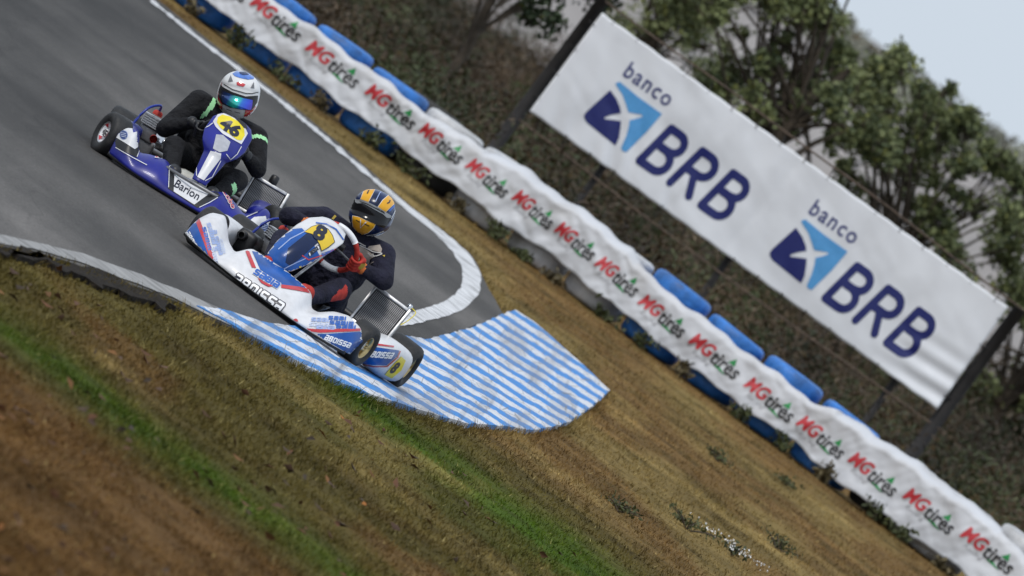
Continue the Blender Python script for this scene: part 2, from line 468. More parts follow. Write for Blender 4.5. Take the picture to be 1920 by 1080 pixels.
def asphalt():
    M = bpy.data.materials.new('asphalt'); M.use_nodes = True
    n, l = M.node_tree.nodes, M.node_tree.links; b = n['Principled BSDF']
    tc = n.new('ShaderNodeTexCoord')
    def noise(scale, vec, detail=5):
        mp = n.new('ShaderNodeMapping'); mp.inputs['Scale'].default_value = vec; l.new(tc.outputs['Object'], mp.inputs[0])
        q = n.new('ShaderNodeTexNoise'); q.inputs['Scale'].default_value = scale; q.inputs['Detail'].default_value = detail
        l.new(mp.outputs[0], q.inputs['Vector']); return q.outputs['Fac']
    def rng_(src, a, b_, c, d):
        q = n.new('ShaderNodeMapRange'); q.inputs[1].default_value = a; q.inputs[2].default_value = b_; q.inputs[3].default_value = c; q.inputs[4].default_value = d
        l.new(src, q.inputs[0]); return q.outputs[0]
    def mul(a, b_):
        q = n.new('ShaderNodeMath'); q.operation = 'MULTIPLY'; l.new(a, q.inputs[0]); l.new(b_, q.inputs[1]); return q.outputs[0]
    base = mul(rng_(noise(1, (.9, .10, 1)), .3, .7, .70, 1.25), rng_(noise(1, (.22, .10, 1), 3), .38, .62, .66, 1.12))
    base = mul(base, rng_(noise(1, (.35, .33, 1), 4), .36, .64, .74, 1.18))
    base = mul(base, rng_(noise(60, (1, .35, 1), 8), .25, .75, .7, 1.3))
    mp = n.new('ShaderNodeMapping'); mp.inputs['Scale'].default_value = (.55, .16, 1); l.new(tc.outputs['Object'], mp.inputs[0])
    nw = n.new('ShaderNodeTexNoise'); nw.inputs['Scale'].default_value = 2.0; l.new(mp.outputs[0], nw.inputs['Vector'])
    ad = n.new('ShaderNodeVectorMath'); ad.operation = 'MULTIPLY_ADD'; l.new(nw.outputs['Color'], ad.inputs[0]); ad.inputs[1].default_value = (.5, .5, 0); l.new(mp.outputs[0], ad.inputs[2])
    vo = n.new('ShaderNodeTexVoronoi'); vo.feature = 'DISTANCE_TO_EDGE'; vo.inputs['Scale'].default_value = 1.0; l.new(ad.outputs[0], vo.inputs['Vector'])
    base = mul(base, rng_(vo.outputs['Distance'], .001, .008, .84, 1.0))
    base = mul(base, rng_(noise(1, (7, .6, 1), 4), .3, .7, .9, 1.1))
    sxa = n.new('ShaderNodeSeparateXYZ'); l.new(tc.outputs['Object'], sxa.inputs[0])      # rubbered-in racing line towards the inside of the bend
    base = mul(base, rng_(sxa.outputs[0], -3.7, -2.5, .66, 1.0))
    cb = n.new('ShaderNodeMix'); cb.data_type = 'RGBA'; cb.blend_type = 'MULTIPLY'; cb.inputs[0].default_value = 1
    cb.inputs[6].default_value = (.096, .089, .083, 1); l.new(base, cb.inputs[7])
    l.new(cb.outputs[2], b.inputs['Base Color']); b.inputs['Roughness'].default_value = .85
    b.inputs['Specular IOR Level'].default_value = .3
    bp = n.new('ShaderNodeBump'); bp.inputs['Strength'].default_value = .35; bp.inputs['Distance'].default_value = .01
    l.new(noise(140, (1, 1, 1), 3), bp.inputs['Height']); l.new(bp.outputs[0], b.inputs['Normal'])
    return M
def sheet(name, pts, z, M, L=.5, thick=0.0, parent=None, crown=0.0):
    V, Fc = poly2(pts, L)
    vs_ = [(x, y, bank(x, y) + z) for x, y in V]
    me = pyd(vs_, Fc)
    if thick:
        bm = bmesh.new(); bm.from_mesh(me)
        r = bmesh.ops.extrude_face_region(bm, geom=bm.faces[:])
        dn = [q for q in r['geom'] if isinstance(q, bmesh.types.BMVert)]
        for q in dn: q.co.z -= thick
        bmesh.ops.recalc_face_normals(bm, faces=bm.faces[:]); bm.to_mesh(me); bm.free()
    else:
        for p in me.polygons:
            if p.normal.z < 0: p.flip()
    return link(name, me, M, parent, smooth=not thick)
ASPH = asphalt()
tr = sheet('track', ragged(TRACK, .8, .035), .004, ASPH, .55, .05); tag(tr, None, kind='structure')
WL = mat('worn_white_line', (.62, .62, .63), .8, var=.3, scale=6, dirt=((.10, .095, .09), 3.5, 1.0), spec=.2)
WLF = mat('faded_edge_line', (.30, .295, .29), .85, var=.3, scale=5, dirt=((.085, .08, .075), 2.2, 1.0), spec=.2)
cl = [(282, 2, 5), (396, 93, 6), (516, 183, 7), (615, 265, 7), (695, 333, 8), (765, 393, 9), (818, 434, 12), (852, 465, 18), (874, 492, 26), (884, 520, 33), (880, 546, 36), (862, 566, 34), (835, 581, 28), (800, 591, 24), (765, 600, 22), (733, 603, 20)]
cs_ = np.concatenate([[0], np.cumsum([math.hypot(q[0] - p[0], q[1] - p[1]) for p, q in zip(cl[:-1], cl[1:])])])
tq = np.arange(0, cs_[-1], 7.0); cx_, cy_, cw_ = (np.interp(tq, cs_, [q[k] for q in cl]) for k in range(3))
nz_ = vnoise(tq * .06, tq * 0 + 3, 2); n2_ = vnoise(tq * .21, tq * 0 + 9, 2)
cw_ = cw_ * np.clip(.25 + 1.5 * nz_ * n2_ * 2, .2, 1.25) * np.where(tq < 560, 1, 0) + np.where(tq < 560, 0, 1) * cw_ * (.85 + .3 * n2_)
tx_, ty_ = np.gradient(cx_), np.gradient(cy_); tl_ = np.hypot(tx_, ty_)
oa = [(x - 0, y) for x, y in zip(cx_ + ty_ / tl_ * cw_ / 2, cy_ - tx_ / tl_ * cw_ / 2)]; ob_ = list(zip(cx_ - ty_ / tl_ * cw_ / 2, cy_ + tx_ / tl_ * cw_ / 2))
farline = oa + ob_[::-1]
lp = [gnd(*p) for p in farline]
lo_ = sheet('edge_line', ragged(lp, 5, .012, .6), .009, WL, .5); tag(lo_, None, kind='structure')
nearline = [gnd(*p) for p in ((-20, 440), (60, 456), (150, 476), (230, 505), (330, 545), (420, 585), (520, 632), (500, 640), (400, 600), (320, 560), (225, 524), (150, 494), (60, 470), (-20, 455))]
sheet('edge_line', ragged(nearline, .5, .03, .6), .010, WLF, .5)['kind'] = 'structure'
# crumbled dark earth along the near edge of the asphalt
edge = [gnd(*p) for p in ((-20, 462), (60, 478), (130, 498), (200, 522), (260, 545), (325, 574), (305, 580), (250, 560), (190, 541), (120, 512), (60, 490), (-20, 474))]
EARTH = mat('dark_crumbled_earth', (.026, .021, .017), 1, var=.5, scale=18, bump=1, bscale=20, spec=.1)
sheet('earth_edge', ragged(edge, .22, .10), .016, EARTH, .3, .03)['kind'] = 'structure'

def kerb_paint():
    M = bpy.data.materials.new('striped_kerb_paint'); M.use_nodes = True
    n, l = M.node_tree.nodes, M.node_tree.links; b = n['Principled BSDF']
    tc = n.new('ShaderNodeTexCoord'); sx = n.new('ShaderNodeSeparateXYZ'); l.new(tc.outputs['Object'], sx.inputs[0])
    def mth(op, a, b_=None):
        q = n.new('ShaderNodeMath'); q.operation = op
        for i, s in enumerate((a, b_)):
            if s is None: continue
            if isinstance(s, (int, float)): q.inputs[i].default_value = s
            else: l.new(s, q.inputs[i])
        return q.outputs[0]
    def noise(scale, vec, detail=4):
        mp = n.new('ShaderNodeMapping'); mp.inputs['Scale'].default_value = vec; l.new(tc.outputs['Object'], mp.inputs[0])
        q = n.new('ShaderNodeTexNoise'); q.inputs['Scale'].default_value = scale; q.inputs['Detail'].default_value = detail
        l.new(mp.outputs[0], q.inputs['Vector']); return q.outputs['Fac']
    x, y = sx.outputs[0], sx.outputs[1]
    # skew of the stripes: 3.4 m per m near, 1.6 m per m far
    sk = n.new('ShaderNodeMapRange'); sk.inputs[1].default_value = 72; sk.inputs[2].default_value = 92; sk.inputs[3].default_value = 3.6; sk.inputs[4].default_value = 1.7
    l.new(y, sk.inputs[0])
    w = mth('SUBTRACT', y, mth('MULTIPLY', sk.outputs[0], x))
    w = mth('ADD', w, mth('MULTIPLY', mth('SUBTRACT', noise(1, (4.5, .3, 1), 4), .5), 1.0))
    p = mth('ADD', mth('MULTIPLY', mth('SUBTRACT', w, 72.0), .034), .95)
    ph = mth('DIVIDE', mth('LOGARITHM', mth('MAXIMUM', p, .2), math.e), .034)
    fr = mth('FRACT', mth('ADD', ph, 30.0))
    tri = mth('ABSOLUTE', mth('SUBTRACT', fr, .5))
    wob = mth('MULTIPLY', mth('SUBTRACT', noise(1, (9, 1.6, 1), 6), .5), .34)
    st = n.new('ShaderNodeMapRange'); st.inputs[1].default_value = .225; st.inputs[2].default_value = .265
    l.new(mth('ADD', tri, wob), st.inputs[0])
    c1 = n.new('ShaderNodeMix'); c1.data_type = 'RGBA'; l.new(st.outputs[0], c1.inputs[0])
    c1.inputs[6].default_value = (.028, .225, .60, 1); c1.inputs[7].default_value = (.64, .65, .69, 1)
    # flaked paint and tyre marks
    wr = n.new('ShaderNodeMapRange'); wr.inputs[1].default_value = .56; wr.inputs[2].default_value = .66
    l.new(noise(1, (22, 6, 1), 8), wr.inputs[0])
    near = n.new('ShaderNodeMapRange'); near.inputs[1].default_value = 71; near.inputs[2].default_value = 82; near.inputs[3].default_value = .95; near.inputs[4].default_value = .45
    l.new(y, near.inputs[0])
    c2 = n.new('ShaderNodeMix'); c2.data_type = 'RGBA'; l.new(mth('MULTIPLY', wr.outputs[0], near.outputs[0]), c2.inputs[0])
    l.new(c1.outputs[2], c2.inputs[6]); c2.inputs[7].default_value = (.12, .12, .125, 1)
    mk = n.new('ShaderNodeMapRange'); mk.inputs[1].default_value = .46; mk.inputs[2].default_value = .7; mk.inputs[4].default_value = .7
    l.new(noise(1, (4.5, .12, 1), 5), mk.inputs[0])
    c3 = n.new('ShaderNodeMix'); c3.data_type = 'RGBA'; l.new(mk.outputs[0], c3.inputs[0]); l.new(c2.outputs[2], c3.inputs[6])
    c3.inputs[7].default_value = (.17, .17, .185, 1)
    sk2 = n.new('ShaderNodeMapRange'); sk2.inputs[1].default_value = .57; sk2.inputs[2].default_value = .74; sk2.inputs[4].default_value = .6
    l.new(noise(1, (13, .09, 1), 6), sk2.inputs[0])
    c4 = n.new('ShaderNodeMix'); c4.data_type = 'RGBA'; l.new(sk2.outputs[0], c4.inputs[0]); l.new(c3.outputs[2], c4.inputs[6]); c4.inputs[7].default_value = (.05, .05, .055, 1)
    vk = n.new('ShaderNodeTexVoronoi'); vk.feature = 'DISTANCE_TO_EDGE'; mk2 = n.new('ShaderNodeMapping'); mk2.inputs['Scale'].default_value = (1.3, .22, 1); l.new(tc.outputs['Object'], mk2.inputs[0]); l.new(mk2.outputs[0], vk.inputs['Vector'])
    jr = n.new('ShaderNodeMapRange'); jr.inputs[1].default_value = .004; jr.inputs[2].default_value = .02; jr.inputs[3].default_value = .75; jr.inputs[4].default_value = 0
    l.new(vk.outputs['Distance'], jr.inputs[0])
    c5 = n.new('ShaderNodeMix'); c5.data_type = 'RGBA'; l.new(jr.outputs[0], c5.inputs[0]); l.new(c4.outputs[2], c5.inputs[6]); c5.inputs[7].default_value = (.16, .155, .15, 1)
    c3 = c5
    l.new(c3.outputs[2], b.inputs['Base Color']); b.inputs['Roughness'].default_value = .7
    bp = n.new('ShaderNodeBump'); bp.inputs['Strength'].default_value = .25; bp.inputs['Distance'].default_value = .02
    l.new(noise(1, (12, 4, 1), 6), bp.inputs['Height']); l.new(bp.outputs[0], b.inputs['Normal'])
    return M
kb = sheet('kerb', ragged(KERB, .3, .02, .8), .016, kerb_paint(), .35, .05)
tag(kb, None, kind='structure')

# grass and litter --------------------------------------------------------
def blades(n, name, label, ylo, yhi, h0, h1, w0, w1, mask=None, bright=1.0, tintf=ground_tint):
    y = 1 / rng.uniform(1 / yhi, 1 / ylo, n); x = rng.uniform(-1, 1, n) * (y * .034 + 1.2) + y * .006
    keep = ~inside(x, y, TRACK) & ~inside(x, y, KERB)
    if mask is not None: keep &= mask(x, y)
    x, y = x[keep], y[keep]; k = len(x)
    h = rng.uniform(h0, h1, k) * (.5 + vnoise(x * 2, y * .6, 3)); w = rng.uniform(w0, w1, k)
    a = rng.uniform(0, 2 * np.pi, k); ln = rng.uniform(.2, 1.1, k) * h; la = rng.uniform(0, 2 * np.pi, k)
    z = np.full(k, -.012)
    p0 = np.stack([x - np.cos(a) * w / 2, y - np.sin(a) * w / 2, z], 1); p1 = np.stack([x + np.cos(a) * w / 2, y + np.sin(a) * w / 2, z], 1)
    p2 = np.stack([x + np.cos(la) * ln, y + np.sin(la) * ln, z + h], 1)
    V = np.stack([p0, p1, p2], 1).reshape(-1, 3)
    me = np_mesh(V, np.arange(3 * k).reshape(-1, 3), 3)
    t = tintf(x, y) * rng.uniform(.8, 1.3, (k, 1)) * bright
    t += (rng.random((k, 1)) < .025) * np.array([[.20, .17, .08]])
    set_col(me, np.repeat(t, 3, 0))
    return tag(link(name, me, mat('grass_blade', (1, 1, 1), .9, var=.1, attr='tint', spec=.05), smooth=False), label, 'grass', kind='stuff')
blades(330000, 'grass', 'short dry and green grass covering the verges beside the track', 45, 115, .010, .036, .005, .010)
def edge_mask(x, y):
    e = np.zeros(len(x), bool)
    for dx, dy in ((.08, 0), (-.08, 0), (0, .5), (.05, .8), (0, 1.1)): e |= inside(x + dx, y + dy, KERB) | inside(x + dx, y + dy, TRACK)
    return e
blades(200000, 'edge_grass', 'taller grass fringe growing along the edge of kerb and asphalt', 63, 113, .02, .065, .004, .009, edge_mask, 1.05)

def leafmesh(c, nrm_up, size, asp, cols, up_bias=0.0, fold=.25, flat=1.0):
    """one kinked leaf (two quads sharing the midrib) per centre"""
    k = len(c); d = rng.normal(size=(k, 3)); d[:, 2] = d[:, 2] * flat + up_bias; d /= np.linalg.norm(d, axis=1)[:, None]
    r = rng.normal(size=(k, 3)); r[:, :2] *= flat; s = np.cross(d, r); s /= np.linalg.norm(s, axis=1)[:, None]; nn = np.cross(s, d)
    L = size[:, None] * rng.uniform(.7, 1.3, (k, 1)); W = L * asp
    b = c - d * L / 2; t = c + d * L / 2; ml = c + s * W / 2 + nn * W * fold; mr = c - s * W / 2 + nn * W * fold
    V = np.stack([b, ml, t, mr], 1).reshape(-1, 3); i = np.arange(k)[:, None] * 4
    Fq = np.concatenate([i + np.array([[0, 1, 2]]), i + np.array([[0, 2, 3]])], 0)
    me = np_mesh(V, Fq, 3); set_col(me, np.repeat(cols, 4, 0)); return me
k = 700
ly = 1 / rng.uniform(1 / 74, 1 / 46, k); lx = rng.uniform(-1, 1, k) * (ly * .03 + .4)
kk = ~inside(lx, ly, TRACK) & ~inside(lx, ly, KERB) & (vnoise(lx * .9, ly * .3, 2) > .42); lx, ly = lx[kk], ly[kk]; k = len(lx)
lc = np.stack([lx, ly, rng.uniform(.012, .03, k)], 1)
lcol = np.array([[.11, .045, .018], [.075, .036, .018], [.16, .07, .02], [.05, .03, .016], [.30, .11, .02]])[rng.choice(5, k, p=[.34, .28, .16, .18, .04])] * rng.uniform(.6, 1.2, (k, 1))
tag(link('fallen_leaves', leafmesh(lc, 1, np.full(k, .065), .5, lcol, 0.0, .25, .22), mat('dead_leaf', (1, 1, 1), .8, var=.15, attr='tint'), smooth=False), 'scattered dry brown leaves lying on the foreground grass', 'leaves', kind='stuff')

LEAFM = mat('leaf', (1, 1, 1), .6, var=.15, scale=5, attr='tint', spec=.3)
BARK = mat('bark', (.07, .055, .04), .95, var=.4, scale=12, bump=.8)
def weed(name, label, loc, h, spread, n, c0, c1, cat='weed', leaf=.07, flowers=0):
    root = empty(name, loc); tag(root, label, cat, 'weeds growing on the verge')
    mb = MB(); cs = []
    for i in range(max(4, n // 14)):
        a = random.uniform(0, 6.28); q = random.uniform(.1, 1) * spread
        tip = Vector((math.cos(a) * q, math.sin(a) * q, h * random.uniform(.5, 1)))
        mb.tube([(0, 0, -.02), tip * .5 + Vector((0, 0, h * .1)), tip], [.005, .004, .002], 5)
        for j in range(14): t = random.uniform(.15, 1); cs.append(tip * t + Vector((random.gauss(0, .03), random.gauss(0, .03), random.gauss(0, .02))))
    mb.build('stem', BARK, root)
    cs = np.array([tuple(p) for p in cs]); cs[:, 2] = np.maximum(cs[:, 2], .01)
    t = rng.random((len(cs), 1)); cc = np.array(c0) * t + np.array(c1) * (1 - t)
    link('foliage', leafmesh(cs, 1, np.full(len(cs), leaf), .45, cc, .4), LEAFM, root, False)
    if flowers:
        fc = np.stack([rng.normal(0, spread * 1.3, flowers), rng.normal(0, spread * 3.0, flowers), rng.uniform(.03, h, flowers)], 1)
        fl_ = link('flower', leafmesh(fc, 1, np.full(flowers, .016), .9, np.full((flowers, 3), .8)), mat('white_petal', (.8, .8, .8), .7, attr='tint'), root, False); fl_['kind'] = 'stuff'
    return root

# ================================================================== BACKGROUND
WALLM = mat('weathered_white_render', (.52, .50, .50), .9, var=.12, scale=1.5, dirt=((.30, .27, .26), .8, .7))
wall = empty('boundary_wall', (0, 205, 0)); tag(wall, 'long pale rendered boundary wall behind the trees', 'wall')
for i in range(11):
    x0 = -15 + i * 3.0
    MB().box((x0 + 1.5, 0, 1.26), (2.97, .18, 2.6), bev=.06).build('wall_panel', WALLM, wall, False)
MB().box((1.5, 0, 2.6), (33.2, .3, .09), bev=.1).build('coping', WALLM, wall, False)
for i in range(12): MB().box((-15 + i * 3.0, -.12, 1.24), (.22, .12, 2.56), bev=.05).build('pier', WALLM, wall, False)

def tree(name, label, x, y, h, clumps, leaves, leaf, c0, c1, trunk=.09):
    root = empty(name, (x, y, 0)); tag(root, label, 'tree', 'trees behind the advertising board')
    mb = MB(); top = Vector((.15, 0, h * .62))
    mb.tube([(0, 0, -.1), (.05, .03, h * .22), (-.04, 0, h * .42), top], [trunk, trunk * .8, trunk * .62, trunk * .4], 9, smooth=4)
    mb.build('trunk', BARK, root)
    lb = MB(); cs, cc = [], []
    for (cx, cy, cz, cr) in clumps:
        s = Vector((.02, 0, h * random.uniform(.22, .5))); e = Vector((cx, cy, cz)); mid = s.lerp(e, .55) + Vector((random.uniform(-.15, .15), 0, .12))
        lb.tube([s, mid, e], [trunk * .3, trunk * .18, .006], 6, smooth=3)
        for _ in range(5):
            d = Vector((random.gauss(0, 1), random.gauss(0, 1), random.gauss(0, .8))).normalized() * cr
            lb.tube([e.lerp(mid, .2), e + d * .5, e + d], [.014, .009, .004], 5)
    lb.build('limb', BARK, root)
    wts = np.array([c[3] ** 2 for c in clumps]); n = (wts / wts.sum() * leaves).astype(int)
    for (cx, cy, cz, cr), q in zip(clumps, n):
        d = rng.normal(size=(q, 3)); d /= np.linalg.norm(d, axis=1)[:, None]
        sub = rng.normal(size=(max(4, q // 22), 3)); sub = sub / np.linalg.norm(sub, axis=1)[:, None] * rng.uniform(.35, 1, (len(sub), 1)) * cr
        p = sub[rng.integers(0, len(sub), q)] + rng.normal(size=(q, 3)) * cr * .2
        cs.append(p * np.array([1, 1, .85]) + np.array([cx, cy, cz]))
        t = np.clip(rng.normal(.5, .3, (q, 1)) + random.uniform(-.25, .25), 0, 1.2); cc.append(np.array(c0) * t + np.array(c1) * (1 - t))
    cs, cc = np.concatenate(cs), np.concatenate(cc)
    cc = cc + (rng.random((len(cc), 1)) < .05) * np.array([[.10, .09, .01]])
    link('crown', leafmesh(cs, 1, np.full(len(cs), leaf), .6, cc, -.2), LEAFM, root, False)
    return root
def ring(n, x0, x1, z0, z1, r0, r1, yd=.8):
    return [(random.uniform(x0, x1), random.uniform(-yd, yd), random.uniform(z0, z1), random.uniform(r0, r1)) for _ in range(n)]
G1, G2 = (.22, .25, .105), (.06, .08, .035)
tree('spreading_tree', 'tall leafy tree rising above the middle of the advertising board', 1.35, 140, 4.6, ring(36, -1.7, .9, 1.4, 2.95, .15, .33) + ring(24, -1.7, -.38, 3.0, 4.6, .18, .36), 19000, .076, G1, G2, .08)
tree('spreading_tree', 'lower leafy tree against the sky above the right half of the board', 3.1, 143, 3.3, ring(36, -1.3, 1.0, 1.2, 2.8, .15, .31) + ring(28, -1.9, 1.2, 2.6, 3.25, .14, .27), 20000, .072, G1, G2, .07)
tree('spreading_tree', 'bushy tree at the right edge of the picture behind the board', 5.0, 146, 3.0, ring(36, -1.1, 1.0, .7, 3.1, .18, .33), 16000, .072, G1, G2, .07)
tree('dark_tree', 'dark dense tree hanging in from the top left of the board', -1.75, 131, 3.4, ring(16, -.5, .85, 1.52, 3.1, .2, .34), 8500, .075, (.035, .055, .022), (.012, .022, .012), .06)
tree('spreading_tree', 'thin tree beside the top left corner of the board', -.35, 150, 3.8, ring(24, -.9, .9, 1.5, 3.7, .22, .38), 7500, .065, G1, G2, .06)

# far-off wood beyond the wall, one hazy mass
n = 60000
wy_ = rng.uniform(225, 290, n); wx_ = rng.uniform(-16, 18, n)
wt_ = 3.05 + .75 * (vnoise(wx_ * .9 + 2, wy_ * .05, 4) - .35)
wz_ = wt_ * rng.beta(2.2, 1.05, n)
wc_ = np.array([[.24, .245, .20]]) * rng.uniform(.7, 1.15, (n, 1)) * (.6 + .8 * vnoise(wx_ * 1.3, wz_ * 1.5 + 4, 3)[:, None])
tag(link('far_wood', leafmesh(np.stack([wx_, wy_, wz_], 1), 1, rng.uniform(.10, .2, n), .6, wc_), LEAFM, None, False), 'far hazy wood rising beyond the pale wall against the sky', 'wood', kind='stuff')

# scrub bank behind the barrier
n = 190000
sy = rng.uniform(117.8, 190, n) ** 1.0; sx_ = rng.uniform(-1, 1, n) * (sy * .042 + 1.5) + sy * .006
hm = .25 + 1.25 * vnoise(sx_ * .9 + 3, sy * .12, 3) ** 1.4 + .006 * (sy - 118)
hm = np.minimum(hm, np.where(sy > 145, 1.0, 1.6)); hm = np.where(sy < 119.4, hm * .45, hm)
hm = np.where((sx_ < -.6) & (sy > 124), hm * .85, hm)
sz = hm * rng.beta(1.3, 1.5, n)
t1 = vnoise(sx_ * 1.1, sy * .25 + 8, 3)[:, None]
sc_ = np.where(t1 > .52, np.array([[.040, .050, .018]]), np.array([[.070, .048, .028]])) * rng.uniform(.75, 1.2, (n, 1)) * (.1 + 1.55 * vnoise(sx_ * 1.5 + 5, sz * 1.6 + sy * .12, 2)[:, None])
sc_ += (rng.random((n, 1)) < .03) * np.array([[.06, .05, .035]])
tag(link('scrub', leafmesh(np.stack([sx_, sy, sz], 1), 1, rng.uniform(.03, .095, n), .36, sc_, .5), LEAFM, None, False), 'dark brown and olive scrub filling the bank behind the tyre barrier', 'scrub', kind='stuff')

# ================================================================== TYRE BARRIER
def BY(x): return 116.0 - (x + 3.9) * .318
def on_bar(px, py, off=0.0):
    Yv = 114.5
    for _ in range(6): p = at(px, py, Yv); Yv = BY(p.x) + off
    return at(px, py, Yv)
TB = mat('blue_painted_tyre', (.03, .17, .52), .5, var=.3, scale=10, dirt=((.02, .03, .05), 6, .6), bump=.4, bscale=30)
TW = mat('white_painted_tyre', (.56, .56, .57), .6, var=.2, scale=10, dirt=((.12, .11, .09), 5, .7), bump=.4, bscale=30)
TK = mat('bare_black_tyre', (.022, .021, .02), .75, var=.3, scale=10, dirt=((.07, .06, .05), 6, .6), bump=.4, bscale=30)
def tyre_mesh(M):
    R_, h = .30, .195; pr = [(.17, -h * .36), (.185, -h * .47), (.24, -h * .5), (.28, -h * .44), (.298, -h * .30), (R_, -h * .12), (R_, h * .12), (.298, h * .30), (.28, h * .44), (.24, h * .5), (.185, h * .47), (.17, h * .36), (.20, h * .2), (.21, -h * .2)]
    b = MB(); b.lathe(pr, 30, 'z', closed=True)
    me = pyd(b.v, b.f); me.materials.append(M); me.polygons.foreach_set('use_smooth', [True] * len(me.polygons)); return me
TM = {'blue': tyre_mesh(TB), 'white': tyre_mesh(TW), 'black': tyre_mesh(TK)}
NSTK = 16
ORD = ['first', 'second', 'third', 'fourth', 'fifth', 'sixth', 'seventh', 'eighth', 'ninth', 'tenth', 'eleventh', 'twelfth', 'thirteenth', 'fourteenth', 'fifteenth', 'sixteenth', 'seventeenth', 'eighteenth']
tops = ['blue', 'blue', 'blue', 'blue', 'blue', 'white', 'white', 'white', 'white', 'blue', 'blue', 'blue', 'blue', 'white', 'white', 'white', 'blue']
bots = ['blue', 'blue', 'blue', 'blue', 'blue', 'black', 'white', 'white', 'white', 'blue', 'blue', 'blue', 'blue', 'black', 'white', 'white', 'white']
nrm = Vector((.318, 1, 0)).normalized(); tng = Vector((1, -.318, 0)).normalized()
def stack(loc, cols, label, grp):
    root = empty('tyre_stack', loc); tag(root, label, 'tyre stack', grp); gap = random.choice((.197, .205, .218)); root.scale = (.95, .95, 1)
    for lv, c in enumerate(cols):
        o = bpy.data.objects.new('tyre', TM[c]); col.objects.link(o); o.parent = root
        o.location = (random.uniform(-.02, .02), random.uniform(-.01, .03), 0.095 + lv * gap)
        o.rotation_euler = (random.uniform(-.03, .03), random.uniform(-.05, .05) if lv == 2 else 0, random.uniform(0, 6))
for i in range(17):
    x = -4.25 + i * .595
    p = Vector((x, BY(x), 0)) + nrm * .315
    stack((p.x, p.y, 0), (bots[i], 'black' if i % 3 else 'blue', tops[i]), '%s tyre stack from the left end of the barrier, its top tyre painted %s' % (ORD[i], tops[i]), 'tyre stacks of the barrier')
for j, (px, py) in enumerate(((830, 190), (965, 300))):
    p = on_bar(px, py, .62)
    stack((p.x, p.y + .32, 0), ('black',) * 3, ('left', 'right')[j] + ' of the two unpainted black tyre stacks behind the barrier', 'spare tyre stacks behind the barrier')

CLOTH = mat('white_banner_cloth', (.58, .59, .62), .55, var=.06, scale=4, dirt=((.42, .40, .38), 3, .5), bump=.25, bscale=9)
BX0, BX1, NB, RB = -4.4, 5.75, 520, 22
def interp(x, xs, ys): return float(np.interp(x, xs, ys))
topz = [(-4.4, .53), (-3, .52), (-2.0, .525), (-1.3, .51), (-.9, .57), (-.55, .625), (.15, .635), (.62, .625), (.85, .52), (1.6, .50), (2.6, .49), (2.9, .56), (3.4, .595), (4.1, .60), (4.6, .55), (5.0, .47), (5.75, .47)]
botz = [(-4.4, .16), (-2, .15), (-.5, .145), (.3, .165), (1.0, .13), (1.8, .10), (2.6, .115), (3.4, .07), (4.2, .085), (5.0, .06), (5.75, .05)]
V = []
for i in range(NB):
    x = BX0 + (BX1 - BX0) * i / (NB - 1)
    zt = interp(x, *zip(*topz)) + .012 * math.sin(x * 9.1) + .008 * math.sin(x * 23); zb = interp(x, *zip(*botz)) + .014 * math.sin(x * 7.3 + 1) + .008 * math.sin(x * 19)
    for j in range(RB):
        t = j / (RB - 1); z = zb + (zt - zb) * t
        f = .018 * (float(vnoise(x * 2.0 + z * 3, z * 3 + 5, 2)) - .5) * 2 - .016 * abs(float(vnoise(x * 11 - z * 9, z * 4 + x * 3, 2)) - .5) * 2 - .030 * abs(float(vnoise(x * 3.2 - z * 5, z * 2.2 + x, 2)) - .5) - .022 * abs(float(vnoise(x * 6 + z * 7, z * 3 - x * 2 + 9, 2)) - .5) * 2
        f += .007 * math.sin((x * 1.0 - z * 1.6) * 11 + 2 * math.sin(x * 2)) * (1 - t) * (.4 + .6 * math.sin(x * 3.1) ** 2)
        f += -.045 * (1 - t) ** 2 * math.sin(x * 2.3) ** 2
        back = .13 * sm((t - .86) / .14) * (1 if zt > .56 else .25)
        p = Vector((x, BY(x), 0)) + nrm * (-.05 + f + back)
        V.append((p.x, p.y, z))
Fc = [(i * RB + j, (i + 1) * RB + j, (i + 1) * RB + j + 1, i * RB + j + 1) for i in range(NB - 1) for j in range(RB - 1)]
bme = pyd(V, Fc); bb = bvh_of(bme)
ban = link('barrier_banner', bme, CLOTH)
ban.modifiers.new('t', 'SOLIDIFY').thickness = .003
tag(ban, 'long crumpled white tyre-brand banner tied along the front of the tyre barrier', 'banner')
MGR = mat('banner_red_print', (.50, .03, .04), .5, var=.15); MGB = mat('banner_black_print', (.02, .02, .022), .5, var=.2)
MGG = mat('banner_green_print', (.02, .26, .07), .5, var=.15); MGS = mat('banner_grey_print', (.40, .40, .41), .5, var=.15); MGH = mat('banner_grey_halo', (.50, .50, .51), .5, var=.1)
centres = [(425, -28), (522, 42), (628, 128), (737, 208), (832, 277), (919, 342), (1004, 400), (1083, 460), (1162, 526), (1246, 600), (1345, 676), (1447, 757), (1543, 827), (1641, 897), (1746, 966), (1856, 1040)]
fr = dict(A=tng, B=(0, 0, 1), D=nrm)
